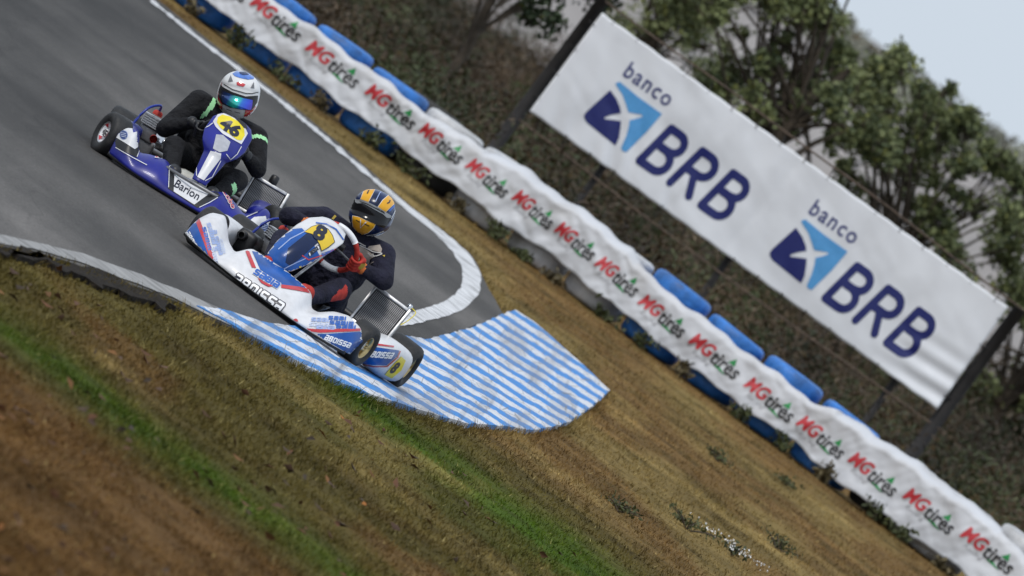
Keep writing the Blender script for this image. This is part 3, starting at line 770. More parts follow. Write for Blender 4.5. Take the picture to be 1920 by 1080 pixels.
for i, (px, py) in enumerate(centres):
    p = on_bar(px, py); sp = []
    q0 = on_bar(*centres[max(i - 1, 0)]); q1 = on_bar(*centres[min(i + 1, len(centres) - 1)])
    w = (q1 - q0).length / (2 if 0 < i < len(centres) - 1 else 1) * .88
    O = Vector((p.x, BY(p.x), p.z + .012)) - nrm * 2; fr['O'] = O
    a = -.03
    print_on('lettering_halo', text2('MGtires', w, .125, .12, .03, .02, ang=a), bb, MGH, ban, eps=.0015, **fr)
    print_on('green_triangle', poly2([(w * .26, .07), (w * .36, .085), (w * .30, .01)][::-1] if False else [(w * .20, .035), (w * .34, .035), (w * .30, .098)], .03), bb, MGG, ban, eps=.003, **fr)
    print_on('green_triangle', poly2([(w * .02, -.06), (w * .30, -.075), (w * .12, -.035)], .03), bb, MGG, ban, eps=.003, **fr)
    print_on('lettering', text2('MG', w * .41, .122, .25, .03, .02, cx=-w * .295, cy=.022, ang=a), bb, MGR, ban, eps=.0045, **fr)
    print_on('lettering', text2('tires', w * .55, .122, .12, .016, .02, cx=w * .20, cy=.0, ang=a), bb, MGB, ban, eps=.0045, **fr)
    print_on('small_lettering', text2('Racing', w * .36, .05, .35, -.004, .02, cx=-w * .2, cy=-.078, ang=a), bb, MGS, ban, eps=.003, **fr)

# ================================================================== ADVERTISING BOARD
YB = 122.0
root = empty('advertising_board', (0, YB, 0)); tag(root, 'large white bank advertising board on dark posts behind the barrier', 'billboard')
TLc, TRc, BLc, BRc = at(1129, 24, YB), at(1890, 575, YB), at(993, 208, YB), at(1757, 767, YB)
nx_, nz_ = 150, 44
V = []
for i in range(nx_):
    for j in range(nz_):
        s, t = i / (nx_ - 1), j / (nz_ - 1)
        p = (BLc.lerp(BRc, s)).lerp(TLc.lerp(TRc, s), t)
        e = min(1, 8 * s, 8 * (1 - s)) ; et = min(1, 6 * t, 6 * (1 - t))
        f = .020 * (float(vnoise(s * 24 + t * 1.5, t * 2.2, 3)) - .5) - .012 * abs(float(vnoise(s * 12 + t * 5, t * 3 + 2, 2)) - .5) + .025 * (float(vnoise(s * 5 + t * 2, t * 2 + 3, 2)) - .5) * e
        if s < .34: f += .020 * math.sin((s * 4.5 + t * .5) * 30) * (1 - t) ** 1.5 * e * (.5 + .5 * math.sin(s * 40))
        if s > .8: f += .014 * math.sin((t * 1.1 - s * .25) * 34) * sm((s - .8) * 6) * sm(1.4 - 2.2 * t)
        f += .004 * math.exp(-((s - .475 - t * .02) / .006) ** 2)
        sag = .003 * math.cos(s * 17 * 2 * math.pi) * max(0, 1 - min(t, 1 - t) * 12) * (1 if t > .5 else -1)
        V.append((p.x, -.03 + f, p.z + sag))
Fc = [(i * nz_ + j, (i + 1) * nz_ + j, (i + 1) * nz_ + j + 1, i * nz_ + j + 1) for i in range(nx_ - 1) for j in range(nz_ - 1)]
BOARD = mat('advertising_cloth', (.76, .775, .81), .5, var=.05, scale=2, dirt=((.46, .46, .48), 1.6, .4))
me = pyd(V, Fc); bbv = bvh_of(me); panel = link('panel', me, BOARD, root); panel.modifiers.new('t', 'SOLIDIFY').thickness = .002
POST = mat('dark_post', (.022, .02, .02), .8, var=.4, scale=6, bump=.4)
RUST = mat('rusty_wire', (.10, .07, .05), .8, var=.4, scale=20)
for (x, y_, z1, r) in ((TLc.x - .07, .06, 2.12, .058), (TRc.x + .09, .06, 2.06, .062)):
    MB().tube([(x - .01, y_, -.2), (x, y_, 1), (x + .01, y_, z1)], [r * 1.05, r, r * .95], 12).build('post', POST, root)
for (x, z1) in ((.02, 2.0), (1.42, 2.0), (3.28, 2.0)):
    MB().tube([(x, .13, -.2), (x + .01, .13, z1)], .034, 10).build('support_post', POST, root)
for z0, dz in ((2.105, .02), (.785, -.03)):
    pts = [(TLc.x - .12 + (TRc.x - TLc.x + .3) * k / 10, .02, z0 + dz * math.sin(k / 10 * math.pi) - .035 * k / 10 + random.uniform(-.008, .008)) for k in range(11)]
    MB().tube(pts, .0095, 7, smooth=3).build('rail', RUST, root)
for k in range(17):
    s = (k + .5) / 17
    for t, dz in ((1, .10), (0, -.10)):
        p = (TLc if t else BLc).lerp(TRc if t else BRc, s)
        MB().tube([(p.x, -.034, p.z - dz * .25), (p.x + random.uniform(-.02, .02), -.01, p.z + dz * .3), (p.x + random.uniform(-.03, .03), .02, p.z + dz * .9)], .0055, 5).build('tie', POST, root)
for k in range(4):
    for a_, b_, d in ((BLc, TLc, -1), (BRc, TRc, 1)):
        p = a_.lerp(b_, (k + .5) / 4); MB().tube([(p.x - d * .02, -.034, p.z), (p.x + d * .05, 0, p.z + .01), (p.x + d * .09, .04, p.z)], .0055, 5).build('tie', POST, root)
BNAVY = mat('bank_navy_print', (.010, .016, .13), .45, var=.08); BSKY = mat('bank_sky_blue_print', (.09, .33, .66), .45, var=.06); BTXT = mat('bank_text_print', (.03, .04, .17), .45, var=.08)
def arc(cx, cy, rx, ry, a0, a1, n=10): return [(cx + rx * math.cos(R(a0 + (a1 - a0) * k / n)), cy + ry * math.sin(R(a0 + (a1 - a0) * k / n))) for k in range(n + 1)]
BST = [[(.02, .02), (.0, .10), (.20, 1.0), (.45, 1.0)] + arc(.45, .78, .25, .22, 90, -75) + [(.40, .545), (.2, .545)], [(.42, .54)] + arc(.42, .27, .27, .27, 80, -90) + [(.10, 0), (.02, .02)]]
BST = [[(.04, .0), (.22, 1.0), (.52, 1.0)] + arc(.52, .77, .24, .23, 90, -80) + [(.46, .53), (.28, .53)], [(.46, .53)] + arc(.44, .265, .27, .265, 75, -95) + [(.22, 0), (.06, .0)]]
RST = [[(.02, 0), (.22, 1.0), (.50, 1.0)] + arc(.50, .745, .26, .255, 90, -90) + [(.20, .49)], [(.40, .47), (.62, .0)]]
def glyph(st, x, w, h):
    V, Fc = contour(lambda P: seg_sdf(P, st) - .098, -.15, 1.0, -.15, 1.15, 60, 66)
    return [(x + p[0] * w, p[1] * h) for p in V], Fc
for k, (bx, by) in enumerate((((1192, 295)), ((1540, 553)))):
    # local frame: origin at the foot of the first letter
    o = at(bx, by, YB); Of = Vector((o.x, -2, o.z))
    ex = Vector((TRc.x - TLc.x, 0, TRc.z - TLc.z)).normalized(); ez = Vector((-ex.z, 0, ex.x))
    fr = dict(O=Of, A=ex, B=ez, D=(0, 1, 0), eps=.003)
    hh = .40
    for j, (st, x) in enumerate(((BST, .03), (RST, .375), (BST, .715))):
        print_on('letter', glyph(st, x, .35, hh), bbv, BNAVY, panel, **fr)
    # emblem: a square tile split by a curved four-pointed star
    s0, e0 = -.06, .30
    def lg(px, py): q = at(px, py, YB); d = Vector((q.x, 0, q.z)) - Vector((o.x, 0, o.z)); return (d.dot(ex), d.dot(ez))
    off = (bx - 1192, by - 295)
    def L2(lst): return [lg(x + off[0], y + off[1]) for x, y in lst]
    def zz(lst): return [(960 + x / 2.7, y / 2.7) for x, y in lst]
    left = zz([(498, 455), (530, 500), (548, 545), (552, 572), (505, 580), (470, 592), (470, 602), (510, 606), (553, 612), (550, 650), (542, 700), (524, 736), (380, 620), (366, 598), (366, 580), (380, 562)])
    right = zz([(545, 412), (640, 490), (760, 576), (680, 670), (578, 770), (556, 760), (554, 745), (578, 690), (592, 640), (596, 608), (630, 600), (660, 590), (660, 580), (625, 574), (590, 568), (578, 530), (560, 480), (530, 435), (524, 422)])
    print_on('emblem_half', poly2(L2(left), .04), bbv, BNAVY, panel, **fr)
    print_on('emblem_half', poly2(L2(right), .04), bbv, BSKY, panel, **fr)
    a, b_ = L2([(1170, 140)])[0], L2([(1258, 188)])[0]; ang = math.atan2(b_[1] - a[1], b_[0] - a[0])
    c_ = L2([(1216, 160)])[0]
    print_on('small_letter', text2('banco', .495, .155, 0, .012, .03, cx=c_[0], cy=c_[1] + .012, ang=0, sp=1.15), bbv, BTXT, panel, **fr)

# weeds at the foot of the barrier and on the verge
WG0, WG1, WD0 = (.075, .085, .03), (.04, .05, .02), (.15, .12, .06)
for i in range(22):
    x = -3.9 + i * .435 + random.uniform(-.12, .12)
    p = Vector((x, BY(x), 0)) - nrm * random.uniform(.10, .35)
    dry = i % 3 == 1
    st = min(16, max(0, round((x + 4.25) / .595)))
    weed('weed_clump', '%s weed clump, the %s from the left along the foot of the tyre barrier' % ('dry straw-coloured' if dry else 'dark green', ORD[i] if i < 18 else ['nineteenth', 'twentieth', 'twenty-first', 'twenty-second'][i - 18]), (p.x, p.y, 0), random.uniform(.07, .2), random.uniform(.12, .24), 90, WD0 if dry else WG0, WG1 if not dry else (.05, .04, .02))
for j, (px, py, h, s, lab) in enumerate(((1345, 862, .10, .10, 'small green weed clump on the tan verge below the banner'), (1470, 905, .07, .08, 'tiny green weed on the tan verge right of the larger clump'), (1290, 990, .12, .13, 'leafy weed patch on the verge near the bottom right'), (1160, 955, .10, .10, 'green weed tuft beside the green grass band at bottom centre'), (1460, 1030, .13, .10, 'grey green weed tuft near the bottom right corner'))):
    g = gnd(px, py); weed('weed_clump', lab, (g[0], g[1], 0), h * .6, s * 2.0, 150, (.085, .095, .035), (.06, .065, .025), leaf=.035)
g = gnd(1375, 1040); weed('flowering_weed', 'low weed strip dotted with tiny white flowers at the bottom right', (g[0], g[1], 0), .07, .10, 60, (.06, .07, .03), (.03, .04, .02), 'weed', .04, 110)

# ================================================================== KARTS
class Kart:
    def __init__(s, loc, rot):
        s.root = empty('racing_kart', loc, rot)
        e = s.root.rotation_euler.to_matrix().to_4x4(); e.translation = Vector(loc)
        s.M = e; s.I = e.inverted()
        s.eye = s.I @ Vector((0, 0, CAMH))
    def ray(s, px, py):
        a, b = (px - 960) / F, (540 - py) / F
        d = (fwd + c_rt * a + c_up * b).normalized()
        return (s.I.to_3x3() @ d).normalized()
    def paint(s, name, flat, bvh, M, parent, eps=.002, minface=.12):
        biggest = not any(w in name for w in ('lettering', 'number'))
        """print measured on the photograph, laid on the real bodywork"""
        V, Fc = flat; out, ok = [], []
        for px, py in V:
            d = s.ray(px, py); h, n_, _, _ = bvh.ray_cast(s.eye, d, 200)
            if h is None: out.append((0, 0, 0)); ok.append(False); continue
            if n_.dot(d) > 0: n_ = -n_
            out.append(h + n_ * eps - d * eps * .6); ok.append(True)
        fs = []
        for f in Fc:
            if not all(ok[i] for i in f): continue
            p = [Vector(out[i]) for i in f]
            if max((p[i] - p[i - 1]).length for i in range(len(p))) > minface: continue
            fs.append(f)
        if not fs: return None
        if biggest:
            par = list(range(len(V)))
            def fd(i):
                while par[i] != i: par[i] = par[par[i]]; i = par[i]
                return i
            for f in fs:
                for i in f[1:]: par[fd(i)] = fd(f[0])
            cnt = {}
            for f in fs: cnt[fd(f[0])] = cnt.get(fd(f[0]), 0) + 1
            bg = max(cnt, key=cnt.get); fs = [f for f in fs if fd(f[0]) == bg]
        used = sorted({i for f in fs for i in f}); mp = {k: i for i, k in enumerate(used)}
        me = pyd([out[i] for i in used], [tuple(mp[i] for i in f) for f in fs])
        vd = s.ray(500, 450)
        for p in me.polygons:
            if p.normal.dot(vd) > 0: p.flip()
        return link(name, me, M, parent)
def ipoly(pts, L=5.0): return poly2(pts, L)
def itext(fl, cx, cy, ang):
    ca, sa = math.cos(R(ang)), math.sin(R(ang)); V, Fc = fl
    return [(cx + a * ca + b * sa, cy + a * sa - b * ca) for a, b in V], Fc
def zoomed(pts, ox, oy, sc): return [(ox + x / sc, oy + y / sc) for x, y in pts]
def grow(pts, k):
    cx = sum(p[0] for p in pts) / len(pts); cy = sum(p[1] for p in pts) / len(pts); o = []
    for x, y in pts:
        d = math.hypot(x - cx, y - cy) or 1; o.append((x + (x - cx) / d * k, y + (y - cy) / d * k))
    return o
def line2(pts, w, L=4.0):
    """ribbon along pts, in picture units"""
    l, r = [], []
    for i, p in enumerate(pts):
        a, b = pts[max(i - 1, 0)], pts[min(i + 1, len(pts) - 1)]; d = math.hypot(b[0] - a[0], b[1] - a[1]) or 1
        nx, ny = -(b[1] - a[1]) / d * w / 2, (b[0] - a[0]) / d * w / 2
        l.append((p[0] + nx, p[1] + ny)); r.append((p[0] - nx, p[1] - ny))
    return poly2(l + r[::-1], L)

def grid_mesh(fn, nu, nv):
    V = [fn(i / (nu - 1), j / (nv - 1)) for i in range(nu) for j in range(nv)]
    return pyd(V, [(i * nv + j, (i + 1) * nv + j, (i + 1) * nv + j + 1, i * nv + j + 1) for i in range(nu - 1) for j in range(nv - 1)])
def smooth_prof(xs, ys):
    X = np.linspace(xs[0], xs[-1], 241); Yv = np.interp(X, xs, ys); k = np.hanning(13); k /= k.sum()
    Z = np.convolve(np.pad(Yv, 6, mode='edge'), k, 'valid'); return lambda q: float(np.interp(q, X, Z))

def wheel(kart, x, y, R_, w, steer=0.0, rimM=GOLD, z=None, camber=0.0):
    out = 1 if x > 0 else -1
    pr = [(.068, -w * .40), (.078, -w * .46), (.10, -w * .5), (R_ - .022, -w * .49), (R_ - .008, -w * .44), (R_, -w * .34), (R_ + .001, 0), (R_, w * .34), (R_ - .008, w * .44), (R_ - .022, w * .49), (.10, w * .5), (.078, w * .46), (.068, w * .40)]
    rp = [(.0705, -w * .41), (.062, -w * .40), (.056, -w * .2), (.055, 0), (.056, w * .2), (.062, w * .40), (.0705, w * .41)]
    b = MB(); b.lathe(rp, 28)
    fx = out * w * .16
    b.lathe([(.056, fx - .004), (.030, fx + out * .004), (.028, fx + out * .02), (.0, fx + out * .02)], 28)
    for k in range(6):
        a = k * math.pi / 3; b.lathe([(.006, fx + out * .018), (.006, fx + out * .03), (0, fx + out * .03)], 8, c=(0, math.cos(a) * .02, math.sin(a) * .02))
    zz = R_ - .003 if z is None else z
    o = b.build('wheel', rimM, kart.root, loc=(x, y, zz), rot=(0, camber, steer))
    MB().lathe(pr, 40).build('tyre', RUBBER, o)
    MB().lathe([(.012, -w * .45), (.012, fx), (0, fx)], 12).build('hub', ALU, o)
    return o

def radiator(kart, c, w, h, tilt, yaw, fins=30, cap='chrome'):
    """upright water radiator: core with vertical fins in an aluminium frame"""
    rb = MB(); rb.box((0, 0, 0), (w - .02, .03, h - .02), bev=.05)
    core = rb.build('radiator', GALU, kart.root, loc=c, rot=(tilt, 0, yaw))
    fm = pyd(*(lambda q: (q.v, q.f))(MB().box((0, 0, 0), (.0042, .012, h - .034), bev=0))); fm.materials.append(FIN)
    for k in range(fins):
        o = bpy.data.objects.new('fin', fm); col.objects.link(o); o.parent = core
        o.location = (-w / 2 + .02 + (w - .04) * k / (fins - 1), -.014, 0)
    for s_ in (-1, 1): MB().box((s_ * w / 2, 0, 0), (.016, .044, h + .02), bev=.2).build('side_channel', ALU, core)
    for s_ in (-1, 1): MB().box((0, 0, s_ * h / 2), (w - .018, .046, .022), bev=.25).build('tank', ALU, core)
    if cap == 'chrome':
        MB().lathe([(0, .03), (.014, .03), (.016, .02), (.016, 0), (.012, -.005)], 16, 'z', (w / 2 - .015, 0, h / 2 + .012)).build('filler_cap', CHROME, core)
        MB().tube([(w / 2 - .005, 0, h / 2 + .03), (w / 2 + .035, -.01, h / 2 + .015), (w / 2 + .03, -.02, h / 2 - .05), (w / 2 + .012, -.02, h / 2 - .1)], .003, 6, smooth=6).build('overflow_tube', YEL2, core)
    else:
        MB().lathe([(0, .055), (.024, .053), (.028, .045), (.028, 0), (.02, -.006)], 16, 'z', (-.0 * w, -.005, h / 2 + .014)).build('filler_cap', BLK, core)
    MB().tube([(-w / 2 + .02, .02, -h / 2), (-w / 2 - .04, .06, -h / 2 - .04), (-w / 2 - .12, .12, -h / 2 - .03)], .013, 8, smooth=5).build('water_hose', BLK, core)
    return core

def build_kart(spec):
    K = Kart(spec['loc'], spec['rot']); r = K.root
    # frame and running gear
    b = MB()
    for s_ in (-1, 1):
        b.tube([(s_ * .31, .62, .06), (s_ * .31, .1, .055), (s_ * .30, -.3, .055), (s_ * .40, -.52, .06)], .016, 8, smooth=4)
        b.tube([(s_ * .30, -.3, .055), (s_ * .20, -.62, .055), (s_ * .18, -.82, .055)], .014, 8, smooth=4)
        b.tube([(s_ * .32, -.25, .06), (s_ * .56, -.22, .07), (s_ * .60, .1, .07), (s_ * .56, .3, .07), (s_ * .32, .28, .06)], .011, 8, smooth=4)
    b.tube([(-.31, .2, .055), (.31, .2, .055)], .016, 8); b.tube([(-.18, -.82, .055), (.18, -.82, .055)], .014, 8)
    b.tube([(-.18, -.8, .15), (0, -.84, .15), (.18, -.8, .15)], .011, 8)
    b.build('chassis_frame', GREY, r)
    MB().tube([(-.56, .52, .137), (.56, .52, .137)], .022, 14).build('rear_axle', GREY, r)
    MB().tube([(-.47, -.52, .128), (-.40, -.52, .1), (-.34, -.5, .075), (.34, -.5, .075), (.40, -.52, .1), (.47, -.52, .128)], .014, 8, smooth=3).build('front_beam', ALU, r)
    MB().box((0, -.32, .035), (.48, .82, .012), bev=.3).build('floor_tray', GREY, r)
    b = MB(); b.tube([(-.52, .74, .14), (-.3, .80, .16), (.3, .80, .16), (.52, .74, .14)], .035, 10, smooth=4); b.build('rear_bumper', BLK, r)
    st = spec['steer']; fw, rw = spec['fw'], spec['rw']
    fr_ = spec.get('fr', .130)
    wheel(K, -fw, -.52, fr_, .135, st, spec['rim']); wheel(K, fw, -.52, fr_, .135, st, spec['rim'])
    wheel(K, -rw, .52, .140, .205, 0, spec['rim']); wheel(K, rw, .52, .140, .205, 0, spec['rim'])
    # seat
    def seat(u_, v_):
        a = (u_ - .5) * 2; t = v_
        wd = .17 + .03 * math.sin(t * math.pi); z = .07 + .48 * t ** 1.5; y = .02 + .46 * t ** .75
        return (wd * math.sin(a * 1.35), y - (.13 - .02 * t) * (1 - math.cos(a * 1.35)) * 1.1, z + .12 * (1 - math.cos(a * 1.35)) * (1 - t))
    so = link('seat', grid_mesh(seat, 21, 15), SEATM, r); so.modifiers.new('t', 'SOLIDIFY').thickness = .008
    # engine on the driver's right
    e = spec['eng']
    b = MB(); b.box((-.36, .34, .13), (.17, .22, .12)); b.box((-.36, .28, .22), (.11, .12, .09))
    eng = b.build('engine', GREY, r)
    for k in range(5): MB().box((-.36, .28, .275 + k * .014), (.135, .15, .006), bev=0).build('cooling_fin', ALU, eng, False)
    MB().lathe([(0, .03), (.02, .03), (.03, .02), (.032, 0)], 14, 'z', (-.36, .28, .345)).build('spark_cap', REDF, eng)
    MB().tube([(-.36, .28, .37), (-.37, .22, .41), (-.43, .14, .36), (-.46, .1, .24), (-.45, .08, .14)], .008, 8, smooth=6).build('ignition_lead', BLUEHOSE, eng)
    MB().box((-.45, .10, .17), (.13, .22, .15), bev=.25).build('air_box', e, eng)
    b = MB(); b.lathe([(.018, -.04), (.028, -.04), (.03, .03), (.018, .03)], 14, 'y', (-.47, -.03, .20)); b.build('intake_tube', BLK, eng)
    MB().tube([(-.40, .40, .16), (-.42, .52, .2), (-.36, .62, .2), (-.25, .68, .2)], [.025, .035, .045, .04], 12, smooth=5).build('exhaust', CHROME, eng)
    MB().lathe([(0, .04), (.02, .04), (.024, .03), (.024, -.04)], 14, 'y', (-.31, .12, .22)).build('carburettor', REDF, eng)
    # fuel tank between the knees, pedals
    MB().box((0, -.32, .11), (.20, .24, .13), bev=.3).build('fuel_tank', mat('milky_plastic', (.5, .5, .46), .5), r)
    for s_ in (-1, 1): MB().tube([(s_ * .14, -.68, .06), (s_ * .15, -.70, .10), (s_ * .10, -.70, .13)], .008, 7, smooth=3).build('pedal', ALU, r)
    # steering column and wheel
    wc = Vector(spec['swc']); ax = Vector((0, .80, .60)).normalized()
    MB().tube([(0, -.56, .10), wc - ax * .03], .010, 8).build('steering_column', ALU, r)
    rr = spec['swr']; e1 = Vector((1, 0, 0)); e2 = ax.cross(e1)
    def P(a): return wc + (e1 * math.cos(R(a)) + e2 * math.sin(R(a))) * rr
    b = MB()
    b.lathe([(rr + .016 * math.cos(k * math.pi / 5), .016 * math.sin(k * math.pi / 5)) for k in range(10)], 40, 'z', closed=True)
    rotm = Matrix((e1, e2, ax)).transposed()
    b.v = [tuple(rotm @ Vector(q) + wc) for q in b.v]
    sw = b.build('steering_wheel', spec['swm'], r)
    b = MB()
    for a in (10, 170, 270): b.tube([wc, P(a)], .008, 7)
    b.build('spoke', GREY, sw)
    MB().box(tuple(wc + ax * .02), (.10, .05, .035), Vector(ax).to_track_quat('Z', 'Y'), bev=.2).build('data_display', BLK, sw)
    if spec.get('grip'):
        for a0, a1, Mg in spec['grip']:
            MB().tube([P(a0 + (a1 - a0) * k / 10) for k in range(11)], .0185, 10).build('grip', Mg, sw)
    K.P, K.wc, K.ax, K.rr, K.e = P, wc, ax, rr, (e1, e2)
    # front fairing
    W = spec['nw']; zt = smooth_prof(*zip(*spec['nose']))
    def nose(u_, v_):
        s_ = (u_ - .5) * 2.16; sx = max(-1, min(1, s_)); ex = abs(s_) - abs(sx)
        x = W * sx
        yl = spec['ny'] + .14 * abs(sx) ** 2.6 + .05 * max(0, abs(sx) - .86) / .14 + ex * 2.2
        yt = -.70 + .03 * math.cos(sx * math.pi * 2) + ex * 1.9
        if v_ <= .85:
            t = v_ / .85; zb_ = .022 + .028 * abs(sx) ** 2.5; z = zb_ + (zt(x) - zb_) * (math.sin(t * math.pi / 2) ** .85 * .75 + .25 * t); y = yl + (yt - yl) * (t ** 1.45)
        else:
            t = (v_ - .85) / .15; z = zt(x) - .05 * t; y = yt + .035 * math.sin(t * math.pi / 2)
        return (x * (1 - .02 * (1 - v_)), y, z)
    nme = grid_mesh(nose, 121, 27)
    nf = link('front_fairing', nme, spec['nm'], r); nf.modifiers.new('t', 'SOLIDIFY').thickness = .003
    K.nose = nf; K.nb = bvh_of(nme)
    def lip(u_, v_):
        s_ = (u_ - .5) * 2; a = v_ * 2 * math.pi
        y = spec['ny'] + .14 * abs(s_) ** 2.6 + .05 * max(0, abs(s_) - .86) / .14
        return (W * .985 * s_, y + .02 + .018 * math.cos(a), .021 + .026 * abs(s_) ** 2.5 + .013 * math.sin(a))
    link('front_skirt', grid_mesh(lip, 61, 11), BLK, r)
    # steering-column fairing (number panel)
    pw = smooth_prof(*zip(*spec['pw'])); p0, p1 = Vector(spec['pp'][0]), Vector(spec['pp'][1])
    def pan(u_, v_):
        a = (u_ - .5) * 2; c = p0.lerp(p1, v_); w_ = pw(v_)
        bow = .058 * (1 - a * a) * (.6 + .8 * math.sin(v_ * math.pi)) * min(1, w_ / .1)
        return (c.x + w_ * a, c.y - bow - .03 * math.sin(v_ * math.pi), c.z + .02 * (1 - a * a) * (v_ > .9) + .03 * bow)
    pme = grid_mesh(pan, 41, 41)
    pf = link('number_panel', pme, spec['pm'], r); pf.modifiers.new('t', 'SOLIDIFY').thickness = .003
    K.panel = pf; K.pb = bvh_of(pme)
    MB().tube([(p0.x, -.60, .06), (p0.x, p0.y + .05, p0.z), p1 + Vector((0, .06, -.1))], .009, 7).build('panel_bracket', ALU, r)
    # side pods
    K.pods = []
    for s_ in (-1, 1):
        def pod(u_, v_):
            y = -.34 + .66 * u_; a = v_ * 2 * math.pi
            en = min(1, (u_ / .10)) ** .5 if u_ < .10 else (min(1, ((1 - u_) / .08)) ** .5)
            hw, hh = (.095 + .02 * u_) * (.55 + .45 * en), (.078 + .035 * math.sin(u_ * 2.4)) * (.6 + .4 * en)
            cc, sn = math.cos(a), math.sin(a)
            k = (abs(cc) ** 3.2 + abs(sn) ** 3.2) ** (-1 / 3.2)
            return (s_ * (spec['podx'] + .035 * u_) + hw * cc * k, y, .125 + hh * sn * k)
        n_u, n_v = 25, 33
        me_ = grid_mesh(pod, n_u, n_v)
        bm = bmesh.new(); bm.from_mesh(me_); bmesh.ops.remove_doubles(bm, verts=bm.verts[:], dist=1e-4); bmesh.ops.holes_fill(bm, edges=[q for q in bm.edges if q.is_boundary], sides=0)
        bmesh.ops.recalc_face_normals(bm, faces=bm.faces[:]); bm.to_mesh(me_); bm.free()
        po = link('side_pod', me_, spec['podm'], r); K.pods.append((po, bvh_of(me_)))
    radiator(K, **spec['rad'])
    return K

